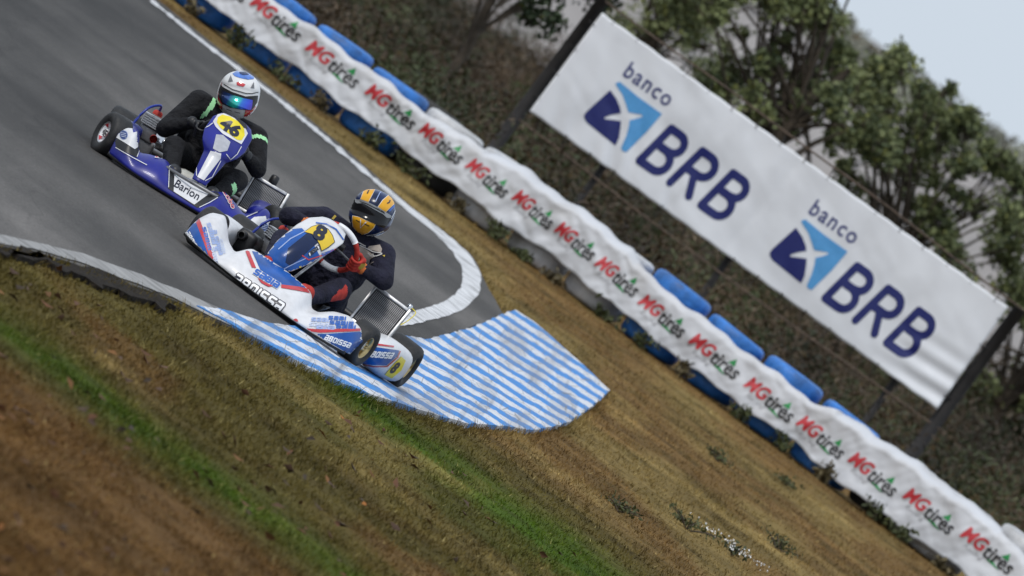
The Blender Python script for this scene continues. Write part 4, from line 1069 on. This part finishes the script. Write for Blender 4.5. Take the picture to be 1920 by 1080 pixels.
def build_driver(K, spec):
    j = {k: Vector(v) for k, v in spec['j'].items()}
    parts = [('pelvis', j['hip'] + Vector((-.08, 0, 0)), .115, j['hip'] + Vector((.08, 0, 0)), .115),
             ('torso', j['hip'], .135, j['chest'], .15), ('torso', j['chest'] + Vector((-.09, 0, 0)), .115, j['chest'] + Vector((.09, 0, 0)), .115),
             ('torso', j['chest'] + Vector((-.06, .01, -.1)), .125, j['chest'] + Vector((.06, .01, -.1)), .125),
             ('neck', j['chest'] + Vector((0, 0, .06)), .09, j['neck'], .066), ('neck', j['neck'], .066, j['head'], .085)]
    for s_ in 'LR':
        parts += [('shoulder', j['chest'] + Vector((0, 0, .05)), .09, j['sh' + s_], .078), ('upper_arm', j['sh' + s_], .076, j['el' + s_], .056),
                  ('forearm', j['el' + s_], .056, j['wr' + s_], .036), ('thigh', j['hip'] + Vector((.09 if s_ == 'R' else -.09, -.02, 0)), .095, j['kn' + s_], .068),
                  ('shin', j['kn' + s_], .066, j['an' + s_], .043), ('foot', j['an' + s_], .043, j['an' + s_] + Vector((0, -.10, .05)), .034)]
    mb = MB()
    for n_, a, ra, b, rb in parts: mb.caps(a, ra, b, rb)
    me = fused(mb, .011, 5)
    body = bpy.data.objects.new('person', me); col.objects.link(body)
    body.location = K.root.location; body.rotation_euler = K.root.rotation_euler
    ms = spec['mats']; me.materials.clear()
    for M in ms: me.materials.append(M)
    P = np.array([tuple(p.center) for p in me.polygons]); best = np.full(len(P), 1e9); who = np.zeros(len(P), int); tt = np.zeros(len(P))
    for i, (n_, a, ra, b, rb) in enumerate(parts):
        a_, ab = np.array(a), np.array(b - a); t = np.clip(((P - a_) @ ab) / max(ab @ ab, 1e-9), 0, 1)
        d = np.linalg.norm(P - (a_ + t[:, None] * ab), axis=1) - (ra + (rb - ra) * t); u_ = d < best
        best[u_] = d[u_]; who[u_] = i; tt[u_] = t[u_]
    me.polygons.foreach_set('material_index', [spec['paint'](parts[w][0], t, p) for w, t, p in zip(who, tt, P)])
    me.polygons.foreach_set('use_smooth', [True] * len(me.polygons))
    tag(body, spec['label'], 'person', 'kart drivers')
    # shoes
    for s_ in 'LR':
        a = j['an' + s_]; q = MB(); q.caps(a + Vector((0, .01, .0)), .05, a + Vector((0, -.11, .055)), .041); q.caps(a + Vector((0, .03, -.01)), .047, a + Vector((0, 0, .05)), .047)
        link('shoe', fused(q, .010, 3), spec['shoe'], body)
    # gloves closed round the rim
    for s_, ang in (('L', spec['ga'][0]), ('R', spec['ga'][1])):
        c = K.P(ang); N = (c - K.wc).normalized(); A = K.ax; T = A.cross(N)
        wr = j['wr' + s_]; q = MB(); sg = 1 if s_ == 'R' else -1
        kn = [c + N * .034 + A * .004 + T * o for o in (-.033, -.011, .011, .033)]
        for k_, base in enumerate(kn):
            ln = (150, 175, 165, 140)[k_]; prev = None
            for i in range(6):
                th = R(20 - ln * 1.25 * i / 5); rad = .031
                p = c + T * (-.033 + .022 * k_) + (N * math.cos(th) + A * math.sin(th)) * rad
                if prev is not None: q.caps(prev, .0105 - .0004 * i, p, .0102 - .0004 * i, 10)
                prev = p
        pc = c + N * .030 + A * .030; q.caps(pc - T * .028, .021, pc + T * .028, .021); q.caps(pc, .026, pc.lerp(wr, .6), .030); q.caps(pc.lerp(wr, .5), .031, wr, .038)
        q.caps(pc - T * .03 * sg, .014, c - T * .055 * sg + A * .026, .012); q.caps(c - T * .055 * sg + A * .026, .012, c - T * .05 * sg - N * .02 + A * .024, .0105)
        gm = fused(q, .0045, 3); go = link('glove', gm, spec['glove'][0], body)
        gm.materials.append(spec['glove'][1])
        gm.polygons.foreach_set('material_index', [1 if (Vector(p.center) - pc).length < .034 else 0 for p in gm.polygons])
    # helmet
    hs = spec['helmet']; hm = Matrix.Rotation(hs['yaw'], 3, 'Z') @ Matrix.Rotation(hs['roll'], 3, 'Y') @ Matrix.Rotation(hs['pitch'], 3, 'X'); hc = j['head'] + Vector(hs.get('off', (0, 0, 0)))
    def shell(u_, v_):
        az = u_ * 2 * math.pi; el = -math.pi / 2 * .93 + v_ * (math.pi / 2 * .93 + math.pi / 2)
        d = Vector((math.cos(el) * math.sin(az), -math.cos(el) * math.cos(az), math.sin(el)))
        rx, ry, rz = .120, .146, .135
        front = max(0, -d.y); low = max(0, -d.z)
        k = (abs(d.x / rx) ** 2.25 + abs(d.y / ry) ** 2.25 + abs(d.z / rz) ** 2.25) ** (-1 / 2.25)
        p = d * k
        p.y -= .030 * front ** 2 * sm(low * 2.2)                                # chin bar
        p.y += .018 * sm(low * 1.6) * (1 if d.y > 0 else 0) * d.y               # nape
        p.x *= 1 - .10 * sm((low - .45) * 2)
        # visor aperture: a shallow recess
        if d.y < -.1 and -.18 < d.z < .36: p -= d * .004
        if d.z > .36: p += d * .003 * sm((d.z - .36) * 8) * front
        return hm @ (p * hs.get('sc', 1.0)) + hc
    hme = grid_mesh(shell, 97, 65)
    bm = bmesh.new(); bm.from_mesh(hme); bmesh.ops.remove_doubles(bm, verts=bm.verts[:], dist=2e-4); bm.normal_update(); bm.to_mesh(hme); bm.free()
    he = link('helmet', hme, hs['mat'], body); he.modifiers.new('t', 'SOLIDIFY').thickness = .004
    return body, he, bvh_of(hme), bvh_of(me)

# ---------------------------------------------------------------- leading white kart, number 8
K8 = build_kart(dict(loc=(-.965, 77.8, .010), rot=(0, R(.3), R(-11)), steer=R(-9), fw=.55, rw=.585, rim=GOLD, eng=BLK,
    swc=(.03, -.15, .47), swr=.148, swm=REDF, grip=((-104, -48, WPRINT), (55, 100, WPRINT)), nw=.59, ny=-1.03, nm=WHITE, pm=WHITE, podm=WHITE, podx=.575,
    nose=((-.59, .16), (-.565, .225), (-.48, .26), (-.42, .21), (-.37, .155), (-.30, .125), (-.265, .16), (-.24, .20), (-.20, .205), (0, .215), (.18, .205), (.215, .19), (.25, .13), (.30, .135), (.37, .195), (.45, .225), (.55, .205), (.59, .15)),
    pw=((0, .035), (.12, .088), (.35, .115), (.7, .13), (.88, .125), (1, .085)), pp=((-.085, -.66, .18), (-.018, -.29, .57)),
    rad=dict(c=(.425, .12, .295), w=.24, h=.25, tilt=R(-22), yaw=R(4), fins=21)))
tag(K8.root, 'leading white and blue racing kart with number 8, riding the striped kerb', 'kart', 'racing karts on the bend')
n8, b8 = K8.nose, K8.nb
# wing tips and centre in blue, red borders
for nm, Mt, pts, e in (('blue_panel', BLUE, [(335, 455), (366, 415), (372, 412), (412, 500), (400, 512), (340, 480)], .0018),
                   ('red_stripe', RED, [(366, 412), (374, 410), (404, 490), (412, 506), (404, 508), (396, 492)], .003),
                   ('blue_panel', BLUE, [(470, 466), (480, 468), (500, 470), (600, 520), (600, 560), (575, 545), (530, 535), (488, 506)], .0018),
                   ('red_stripe', RED, [(458, 467), (465, 467), (480, 503), (472, 502)], .003), ('red_stripe', RED, [(527, 534), (560, 538), (582, 543), (582, 550), (556, 545), (527, 540)], .003),
                   ('blue_panel', BLUE, [(585, 626), (612, 626), (675, 622), (690, 622), (690, 672), (655, 672), (618, 650)], .0018),
                   ('red_stripe', RED, [(566, 615), (600, 618), (675, 616), (675, 621), (600, 624), (572, 620)], .003),
                   ('white_flash', WPRINT, [(372, 480), (380, 482), (392, 496), (384, 494)], .003), ('white_flash', WPRINT, [(590, 630), (598, 631), (604, 641), (596, 636)], .003)):
    K8.paint(nm, ipoly(pts), b8, Mt, n8, e)
K8.paint('lettering_outline', itext(tech_text('ABOISSA', 103, 17, .52, .1), 484, 550, 33), b8, DARKP, n8, .003)
K8.paint('lettering', itext(tech_text('ABOISSA', 103, 17, .26, .1), 484, 550, 33), b8, WPRINT, n8, .0048)
K8.paint('lettering', itext(tech_text('ABOISSA', 42, 7.5, .30, .2), 362, 455, 62), b8, WPRINT, n8, .0035)
K8.paint('lettering', itext(tech_text('ABOISSA', 48, 8, .30, .2), 633, 640, 19), b8, WPRINT, n8, .0035)
K8.paint('lettering_outline', itext(tech_text('SABIA', 50, 9, .6, .15), 500, 523, 32), b8, WPRINT, n8, .0035)
K8.paint('lettering', itext(tech_text('SABIA', 50, 9, .36, .15), 500, 523, 32), b8, BPRINT, n8, .005)
K8.paint('red_swoosh', ipoly([(482, 521), (496, 530), (512, 537), (503, 538), (490, 531)]), b8, RED, n8, .0042)
for (cx, cy, ang, w_, M_, s_) in ((388, 448, 75, 42, BPRINT, 'SABIA'), (398, 445, 75, 52, BFADE, 'SABIA S'), (408, 455, 75, 46, BFADE, 'A SABIA'), (416, 462, 75, 26, BFADE2, 'SABI'), (402, 478, 75, 24, BFADE2, 'SAB'),
                              (632, 597, 3, 30, BPRINT, 'SABI'), (640, 606, 3, 42, BPRINT, 'SABIA'), (648, 613, 3, 34, BPRINT, 'SABI'), (600, 600, 3, 30, BFADE, 'SABI'), (598, 609, 3, 34, BFADE2, 'SABIA'), (610, 614, 3, 30, BFADE, 'BIA')):
    K8.paint('sponsor_lettering', itext(tech_text(s_, w_, 5.5, .32, .1), cx, cy, ang), b8, M_, n8, .0032)
for c_ in ((410, 503), (554, 603)):
    K8.paint('red_badge', ipoly([(c_[0] + 5 * math.cos(a * .524), c_[1] + 5.5 * math.sin(a * .524)) for a in range(12)]), b8, RED, n8, .003)
    K8.paint('badge_mark', ipoly([(c_[0] - 1, c_[1] - 2), (c_[0] + 3, c_[1]), (c_[0], c_[1] + 2)]), b8, WPRINT, n8, .0045)
# number panel
z1 = lambda p: zoomed(p, 560, 340, 4.91)
pp_, pb_ = K8.panel, K8.pb
K8.paint('blue_panel', ipoly([(480, 500), (495, 465), (515, 446), (545, 430), (566, 428), (574, 436), (580, 444), (570, 476), (576, 489), (606, 492), (622, 486), (600, 506), (570, 522), (540, 540), (505, 535)]), pb_, BLUE, pp_, .0016)
K8.paint('pale_streak', line2([(522, 468), (545, 448), (572, 434)], 2.0), pb_, BFADE, pp_, .003)
K8.paint('pale_streak', line2([(530, 505), (556, 492), (574, 484)], 1.6), pb_, BFADE, pp_, .003)
K8.paint('blue_stripe', line2([(592, 418), (612, 420), (630, 430), (644, 450)], 2.2), pb_, BPRINT, pp_, .003)
K8.paint('dark_window', ipoly([(540, 466), (576, 437), (586, 440), (597, 454), (560, 487), (543, 498), (535, 492)]), pb_, mat('dark_blue_tint', (.005, .015, .06), .2, spec=.4), pp_, .0025)
K8.paint('number_plate', ipoly(grow(z1([(50, 470), (120, 420), (190, 398), (270, 440), (310, 500), (330, 560), (270, 610), (205, 645), (190, 590), (165, 545), (120, 490)]), .6)), pb_, DARKP, pp_, .003)
K8.paint('number_plate', ipoly(z1([(55, 470), (120, 423), (190, 402), (266, 443), (306, 502), (325, 560), (268, 605), (209, 638), (194, 588), (169, 543), (124, 488)])), pb_, YEL, pp_, .0042)
K8.paint('number', itext(text2('8', 23, 30, 0, .05, 4), 600, 437, 28), pb_, DARKP, pp_, .0056)
K8.paint('small_sign', ipoly([(577, 474), (597, 459), (599, 466), (579, 482)]), pb_, DARKP, pp_, .003)
K8.paint('small_sign', ipoly([(578, 475), (596, 461), (598, 465.5), (580, 480)]), pb_, WPRINT, pp_, .0042)
K8.paint('lettering', itext(tech_text('ABOISSA', 17, 4, .34, .15), 588, 470.5, -38), pb_, DARKP, pp_, .0055)
K8.paint('red_stripe', line2([(566, 479), (578, 487), (606, 478), (640, 462), (646, 458)], 2.2), pb_, RED, pp_, .0032)
K8.paint('sponsor_lettering', itext(tech_text('SABIA', 23, 4.5, .34, .1), 614, 474, -20), pb_, BPRINT, pp_, .0036)
K8.paint('pale_blue_flash', ipoly([(578, 497), (600, 492), (625, 480), (640, 473), (628, 486), (605, 500), (590, 505)]), pb_, mat('cyan_print', (.05, .32, .62), .3, coat=.4), pp_, .0028)
K8.paint('script_mark', itext(text2('Ray', 12, 6, .3, .01, 4), 566, 500, -24), pb_, YEL2, pp_, .004)
# side pod
po, pbv = K8.pods[1]
K8.paint('blue_panel', ipoly([(684, 652), (700, 650), (748, 657), (744, 668), (724, 685), (700, 684), (680, 682)]), pbv, BLUE, po, .0018)
K8.paint('red_stripe', line2([(700, 645), (722, 648), (738, 650)], 3), pbv, RED, po, .003)
K8.paint('red_stripe', line2([(679, 683), (700, 687), (725, 687), (745, 670), (750, 658)], 2), pbv, RED, po, .003)
K8.paint('lettering', itext(tech_text('ABOISSA', 45, 9, .32, .55), 713, 665, 4), pbv, WPRINT, po, .0035)
K8.paint('number_plate', ipoly([(721, 702), (740, 680), (752, 668), (760, 676), (752, 694), (734, 709)]), pbv, YEL2, po, .003)
K8.paint('number', itext(text2('8', 9, 26, 0, .05, 4), 740, 689, 42), pbv, DARKP, po, .0045)
K8.paint('lettering', itext(tech_text('ABOISSA', 36, 6, .3, .2), -99, -99, 0), pbv, WPRINT, po) if False else None

J8 = dict(hip=(.01, .30, .19), chest=(.03, .22, .48), neck=(.035, .165, .625), head=(.035, .115, .745), shL=(-.185, .17, .545), shR=(.225, .15, .585), elL=(-.325, -.02, .445), elR=(.355, -.01, .475),
          wrL=(-.185, -.09, .48), wrR=(.205, -.10, .46), knL=(-.23, -.20, .32), knR=(.22, -.22, .30), anL=(-.13, -.55, .13), anR=(.14, -.55, .13))
def paint8(n_, t, p):
    if n_ == 'shin' and p[0] > .24 and t < .7: return 2
    if n_ == 'forearm' and .86 < t < .97: return 3
    return 0
D8, H8, HB8, hc8 = build_driver(K8, dict(j=J8, mats=[SUIT8, BEIGE, REDF, mat('orange_cuff', (.6, .16, .03), .7)], paint=paint8, label='person in dark navy suit and orange-and-blue helmet driving the white kart', shoe=REDF, glove=(REDF, YELF), ga=(168, 4),
    helmet=dict(yaw=R(-9), roll=R(-12), pitch=R(9), mat=HELB)))
for pts in ([(520, 660), (560, 600), (600, 612), (650, 645), (705, 690), (660, 720), (650, 770), (605, 795), (570, 788), (540, 740)], [(632, 622), (650, 598), (748, 585), (768, 625), (760, 660), (700, 640)], [(640, 770), (670, 745), (700, 740), (650, 775)]):
    K8.paint('suit_panel', ipoly(z1(pts), 3), hc8, BEIGE, D8, .003)
for pts in ([(490, 545), (560, 570), (620, 600)], [(560, 590), (620, 615), (690, 650), (770, 668)], [(640, 660), (670, 690), (720, 690), (770, 672)], [(660, 690), (690, 670), (700, 700)]):
    K8.paint('suit_lettering', line2(z1(pts), 1.7), hc8, mat('suit_white_print', (.55, .54, .53), .7), D8, .0045)
for pts in ([(300, 345), (330, 310), (345, 325), (320, 355)], [(770, 685), (795, 680), (790, 700)]):
    K8.paint('suit_mark', ipoly(z1(pts), 3), hc8, YELF, D8, .004)
for pts in ([(605, 80), (655, 64), (708, 62), (642, 190), (572, 165)], [(830, 125), (862, 150), (888, 195), (800, 280), (730, 235), (775, 175)]):
    q = z1(pts); K8.paint('stripe_border', ipoly(grow(q, 1.3), 3), HB8, HELW, H8, .0015); K8.paint('orange_stripe', ipoly(q, 3), HB8, ORANGE, H8, .0028)
for pts in ([(650, 75), (640, 100), (632, 118)], [(838, 175), (830, 195), (810, 205)]):
    K8.paint('dark_mark', line2(z1(pts), 2.2), HB8, DARKP, H8, .004)
q = z1([(500, 318), (560, 333), (620, 362), (705, 392), (690, 425), (640, 470), (590, 487), (545, 475), (508, 435), (497, 370)])
K8.paint('chin_border', ipoly(grow(q, 1.2), 3), HB8, HELW, H8, .0015); K8.paint('chin_panel', ipoly(q, 3), HB8, ORANGE, H8, .0028)
K8.paint('white_vee', line2(z1([(572, 352), (570, 425), (622, 372)]), 1.8), HB8, HELW, H8, .0042)
K8.paint('air_slot', line2(z1([(530, 355), (565, 375)]), 1.5), HB8, BLK, H8, .0042); K8.paint('air_slot', line2(z1([(605, 388), (650, 410)]), 1.5), HB8, BLK, H8, .0042)
vz = K8.paint('visor', ipoly(z1([(528, 165), (580, 175), (640, 195), (720, 238), (800, 290), (848, 318), (845, 350), (815, 395), (780, 425), (740, 412), (700, 392), (620, 355), (560, 325), (505, 298), (478, 262), (495, 205)]), 3), HB8, VISOR, H8, .005)
K8.paint('visor_strip', ipoly(z1([(530, 163), (582, 172), (642, 193), (722, 236), (802, 287), (850, 318), (840, 334), (800, 330), (770, 300), (700, 262), (630, 222), (590, 205), (545, 207), (528, 195)]), 3), HB8, SILVER, H8, .0075)
K8.paint('strip_band', ipoly(z1([(570, 182), (630, 202), (710, 240), (780, 282), (785, 298), (712, 258), (630, 216), (572, 195)]), 3), HB8, BLK, H8, .009)
for pts in ([(620, 498), (700, 488), (780, 455)], [(630, 508), (710, 500), (800, 470)], [(850, 345), (890, 260), (900, 215)]):
    K8.paint('white_pinstripe', line2(z1(pts), 1.1), HB8, HELW, H8, .003)
K8.paint('light_blue_flash', ipoly(z1([(820, 270), (885, 205), (890, 225), (835, 280)]), 3), HB8, BPRINT, H8, .003)
K8.paint('light_blue_flash', line2(z1([(705, 190), (745, 110), (770, 90)]), 1.4), HB8, BFADE, H8, .003)

# ---------------------------------------------------------------- following violet-blue kart, number 46
K46 = build_kart(dict(loc=(-1.92, 80.75, .060), rot=(0, R(-5.6), R(3.0)), steer=R(22), fw=.545, rw=.50, fr=.138, rim=ALU, eng=mat('blue_airbox', (.012, .018, .13), .4),
    swc=(.03, -.15, .43), swr=.13, swm=BLK, nw=.525, ny=-.94, nm=NAVY, pm=NAVY, podm=NAVY, podx=.47,
    nose=((-.525, .16), (-.50, .23), (-.44, .25), (-.40, .19), (-.36, .14), (-.30, .165), (-.20, .185), (-.12, .155), (0, .15), (.12, .155), (.20, .195), (.30, .165), (.36, .14), (.40, .165), (.45, .235), (.50, .22), (.525, .15)),
    pw=((0, .045), (.2, .06), (.42, .075), (.55, .12), (.68, .14), (.9, .135), (1, .10)), pp=((.035, -.66, .165), (.055, -.27, .575)),
    rad=dict(c=(.435, .10, .225), w=.235, h=.22, tilt=R(-18), yaw=R(-2), fins=23, cap='black')))
tag(K46.root, 'following violet-blue racing kart with number 46, on the asphalt behind', 'kart', 'racing karts on the bend')
n4, b4 = K46.nose, K46.nb
za = lambda p: zoomed(p, 140, 110, 3.0)
zb = lambda p: zoomed(p, 300, 280, 6.0)
zc = lambda p: zoomed(p, 160, 170, 6.75)
for nm, Mt, pts, e in (('black_panel', BLK, za([(528, 600), (610, 590), (625, 640), (745, 690), (820, 770), (690, 840), (525, 730)]), .0018),
                       ('white_panel', WHITE, za([(560, 645), (620, 640), (690, 672), (745, 705), (758, 760), (672, 822), (556, 748)]), .0032),
                       ('white_panel', WHITE, zc([(360, 575), (400, 510), (520, 460), (590, 465), (605, 535), (650, 520), (690, 640), (690, 700), (640, 680), (620, 740), (500, 660)]), .003),
                       ('black_panel', BLK, zc([(370, 590), (630, 745), (640, 690), (680, 715), (650, 850), (390, 720)]), .002),
                       ('white_panel', WHITE, zb([(985, 825), (1060, 765), (1185, 750), (1195, 790), (1225, 775), (1245, 900), (1200, 985), (1090, 920)]), .003),
                       ('black_panel', BLK, zb([(905, 840), (985, 795), (1000, 840), (1200, 980), (1100, 990)]), .002)):
    K46.paint(nm, ipoly(pts, 4), b4, Mt, n4, e)
for pts in (zc([(385, 720), (600, 850), (780, 945)]), zb([(95, 430), (100, 190), (205, 175), (260, 235), (250, 95)]), zb([(440, 655), (560, 600), (650, 545)]), zb([(760, 770), (890, 835), (980, 760), (1100, 710)]), zb([(560, 430), (690, 385)]), zc([(650, 840), (690, 730), (720, 760)])):
    K46.paint('white_pinstripe', line2(pts, 1.3), b4, HELW, n4, .0035)
K46.paint('lettering', itext(text2('Barion', 52, 15, 0, .012, 4), 351, 357, 31), b4, DARKP, n4, .005)
K46.paint('panel_swirl', line2(za([(632, 655), (640, 680), (665, 690)]), 1.6), b4, BPRINT, n4, .005)
for cx, cy, an in ((309, 293.5, 6), (430, 375, 62)):
    K46.paint('lettering_outline', itext(text2('Lobo', 37, 10, .1, .05, 4), cx, cy, an), b4, WPRINT, n4, .0035)
    K46.paint('lettering', itext(text2('Lobo', 35, 8, .1, .015, 4), cx, cy, an), b4, RED, n4, .005)
for cx, cy in ((232.5, 254), (493.5, 424.5)):
    K46.paint('round_badge', ipoly([(cx + 7.6 * math.cos(a * .393), cy + 8.6 * math.sin(a * .393)) for a in range(16)]), b4, BFADE, n4, .0042)
    K46.paint('round_badge', ipoly([(cx + 6.8 * math.cos(a * .393), cy + 7.7 * math.sin(a * .393)) for a in range(16)]), b4, mat('badge_navy', (.02, .05, .2), .4), n4, .0054)
    for dy in (-3.2, 0, 3.2): K46.paint('badge_bar', line2([(cx - 5, cy + dy - 1), (cx + 5, cy + dy + 1.5)], .9), b4, BFADE2, n4, .0066)
zd = lambda p: zoomed(p, 330, 120, 4.91)
p4, pb4 = K46.panel, K46.pb
K46.paint('white_plate', ipoly(zd([(340, 530), (385, 465), (440, 455), (530, 490), (620, 560), (660, 640), (600, 740), (510, 690), (430, 645), (365, 580)]), 4), pb4, WHITE, p4, .0022)
K46.paint('number_plate', ipoly(zd([(375, 540), (385, 495), (425, 470), (500, 488), (580, 540), (625, 600), (630, 660), (600, 705), (560, 700), (480, 640), (410, 595)]), 4), pb4, YEL2, p4, .0036)
K46.paint('number', itext(text2('46', 41, 24, 0, .05, 4), 432, 239.5, 32), pb4, DARKP, p4, .005)
K46.paint('white_stripe', ipoly(zd([(320, 800), (415, 825), (410, 870), (255, 1072), (195, 1040)]), 4), pb4, WHITE, p4, .0026)
K46.paint('pale_sticker', ipoly(zd([(370, 650), (430, 655), (500, 720), (470, 800), (400, 815), (340, 780)]), 4), pb4, mat('clear_sticker', (.42, .43, .47), .3), p4, .0026)
for pts in (zd([(190, 1030), (190, 940), (260, 830)]), zd([(265, 590), (300, 575), (340, 545)]), zd([(460, 830), (500, 880), (560, 830), (600, 760)]), zd([(265, 1075), (330, 1040), (410, 890)])):
    K46.paint('white_pinstripe', line2(pts, 1.4), pb4, HELW, p4, .0034)
K46.paint('name_strip', ipoly(zd([(400, 440), (470, 445), (560, 490), (640, 560), (655, 600), (620, 590), (540, 500), (460, 462)]), 4), pb4, BLK, p4, .0045)

J46 = dict(hip=(.02, .30, .19), chest=(.025, .22, .455), neck=(.01, .165, .585), head=(-.005, .115, .715), shL=(-.185, .16, .545), shR=(.215, .16, .53), elL=(-.285, .03, .31), elR=(.315, -.0, .38),
           wrL=(-.165, -.09, .43), wrR=(.215, -.09, .42), knL=(-.19, -.17, .255), knR=(.24, -.2, .27), anL=(-.12, -.50, .09), anR=(.14, -.50, .09))
def paint46(n_, t, p):
    if n_ == 'upper_arm' and .12 < t < .23 and p[0] > 0: return 1
    if n_ == 'shoulder' and .70 < t < .82 and p[0] < 0: return 1
    if n_ == 'shin' and .3 < t < .42 and p[0] > .22: return 1
    return 0
D4, H4, HB4, hc4 = build_driver(K46, dict(j=J46, mats=[SUIT46, MINT], paint=paint46, label='person in black suit with mint green shoulder stripes and white helmet driving the blue kart', shoe=BLK, glove=(BLK, BLK), ga=(168, 8),
    helmet=dict(yaw=R(6), roll=R(-15), pitch=R(0), mat=HELW, off=(0, 0, -.012), sc=1.05)))
K46.paint('blue_crown', ipoly(zd([(520, 90), (560, 65), (620, 62), (680, 85), (722, 115), (715, 140), (660, 145), (590, 130), (540, 112)]), 3), HB4, mat('helmet_sky_blue', (.06, .17, .55), .2, coat=.8, var=.3, scale=40), H4, .002)
K46.paint('crown_dark', ipoly(zd([(580, 75), (640, 78), (670, 100), (620, 105), (590, 95)]), 3), HB4, HELB, H4, .0034)
for pts in ([(505, 105), (525, 160), (480, 165)], [(715, 165), (720, 225), (685, 220)]): K46.paint('vent', ipoly(zd(pts), 3), HB4, GREY, H4, .0025)
K46.paint('red_mark', ipoly(zd([(558, 170), (590, 162), (640, 190), (620, 210), (560, 195)]), 3), HB4, HRED, H4, .0025)
K46.paint('red_side', ipoly(zd([(425, 165), (395, 240), (385, 320), (385, 400), (425, 420), (430, 360), (395, 300), (420, 220)]), 3), HB4, HRED, H4, .002)
K46.paint('red_side', ipoly(zd([(640, 420), (690, 420), (720, 380), (735, 395), (690, 450), (650, 500), (615, 510), (630, 460)]), 3), HB4, HRED, H4, .002)
K46.paint('dark_line', line2(zd([(440, 185), (520, 235), (640, 270), (700, 272), (755, 260)]), 1.6), HB4, BLK, H4, .0025)
K46.paint('visor_frame', ipoly(zd([(415, 190), (440, 215), (520, 258), (640, 298), (752, 290), (745, 350), (715, 400), (690, 425), (600, 418), (500, 400), (430, 365), (393, 300), (398, 240)]), 3), HB4, BLK, H4, .0035)
K46.paint('visor', ipoly(zd([(430, 240), (450, 252), (520, 285), (620, 315), (700, 330), (695, 385), (685, 418), (600, 412), (510, 393), (440, 355), (420, 300)]), 3), HB4, IRID, H4, .006)
K46.paint('chin_slot', line2(zd([(465, 412), (515, 432)]), 1), HB4, BLK, H4, .0025); K46.paint('chin_slot', line2(zd([(540, 438), (590, 450)]), 1), HB4, BLK, H4, .0025)
# red chevrons on the outer rim of the near right wheel are part of the wheel trim
for w_ in [c for c in K46.root.children if c.name.startswith('wheel') and c.location.x < 0 and c.location.y < 0]:
    MB().lathe([(.062, -.052), (.045, -.035), (.03, -.03)], 28).build('rim_trim', WPRINT, w_)
    for a0 in (40, 160, 280):
        V = [(-.056, math.cos(R(a)) * q, math.sin(R(a)) * q) for a, q in ((a0, .058), (a0 + 45, .058), (a0 + 22, .034))]
        link('rim_chevron', pyd([(-.056 if i < 2 else -.040, v[1], v[2]) for i, v in enumerate(V)], [(0, 1, 2)]), RED, w_, False)
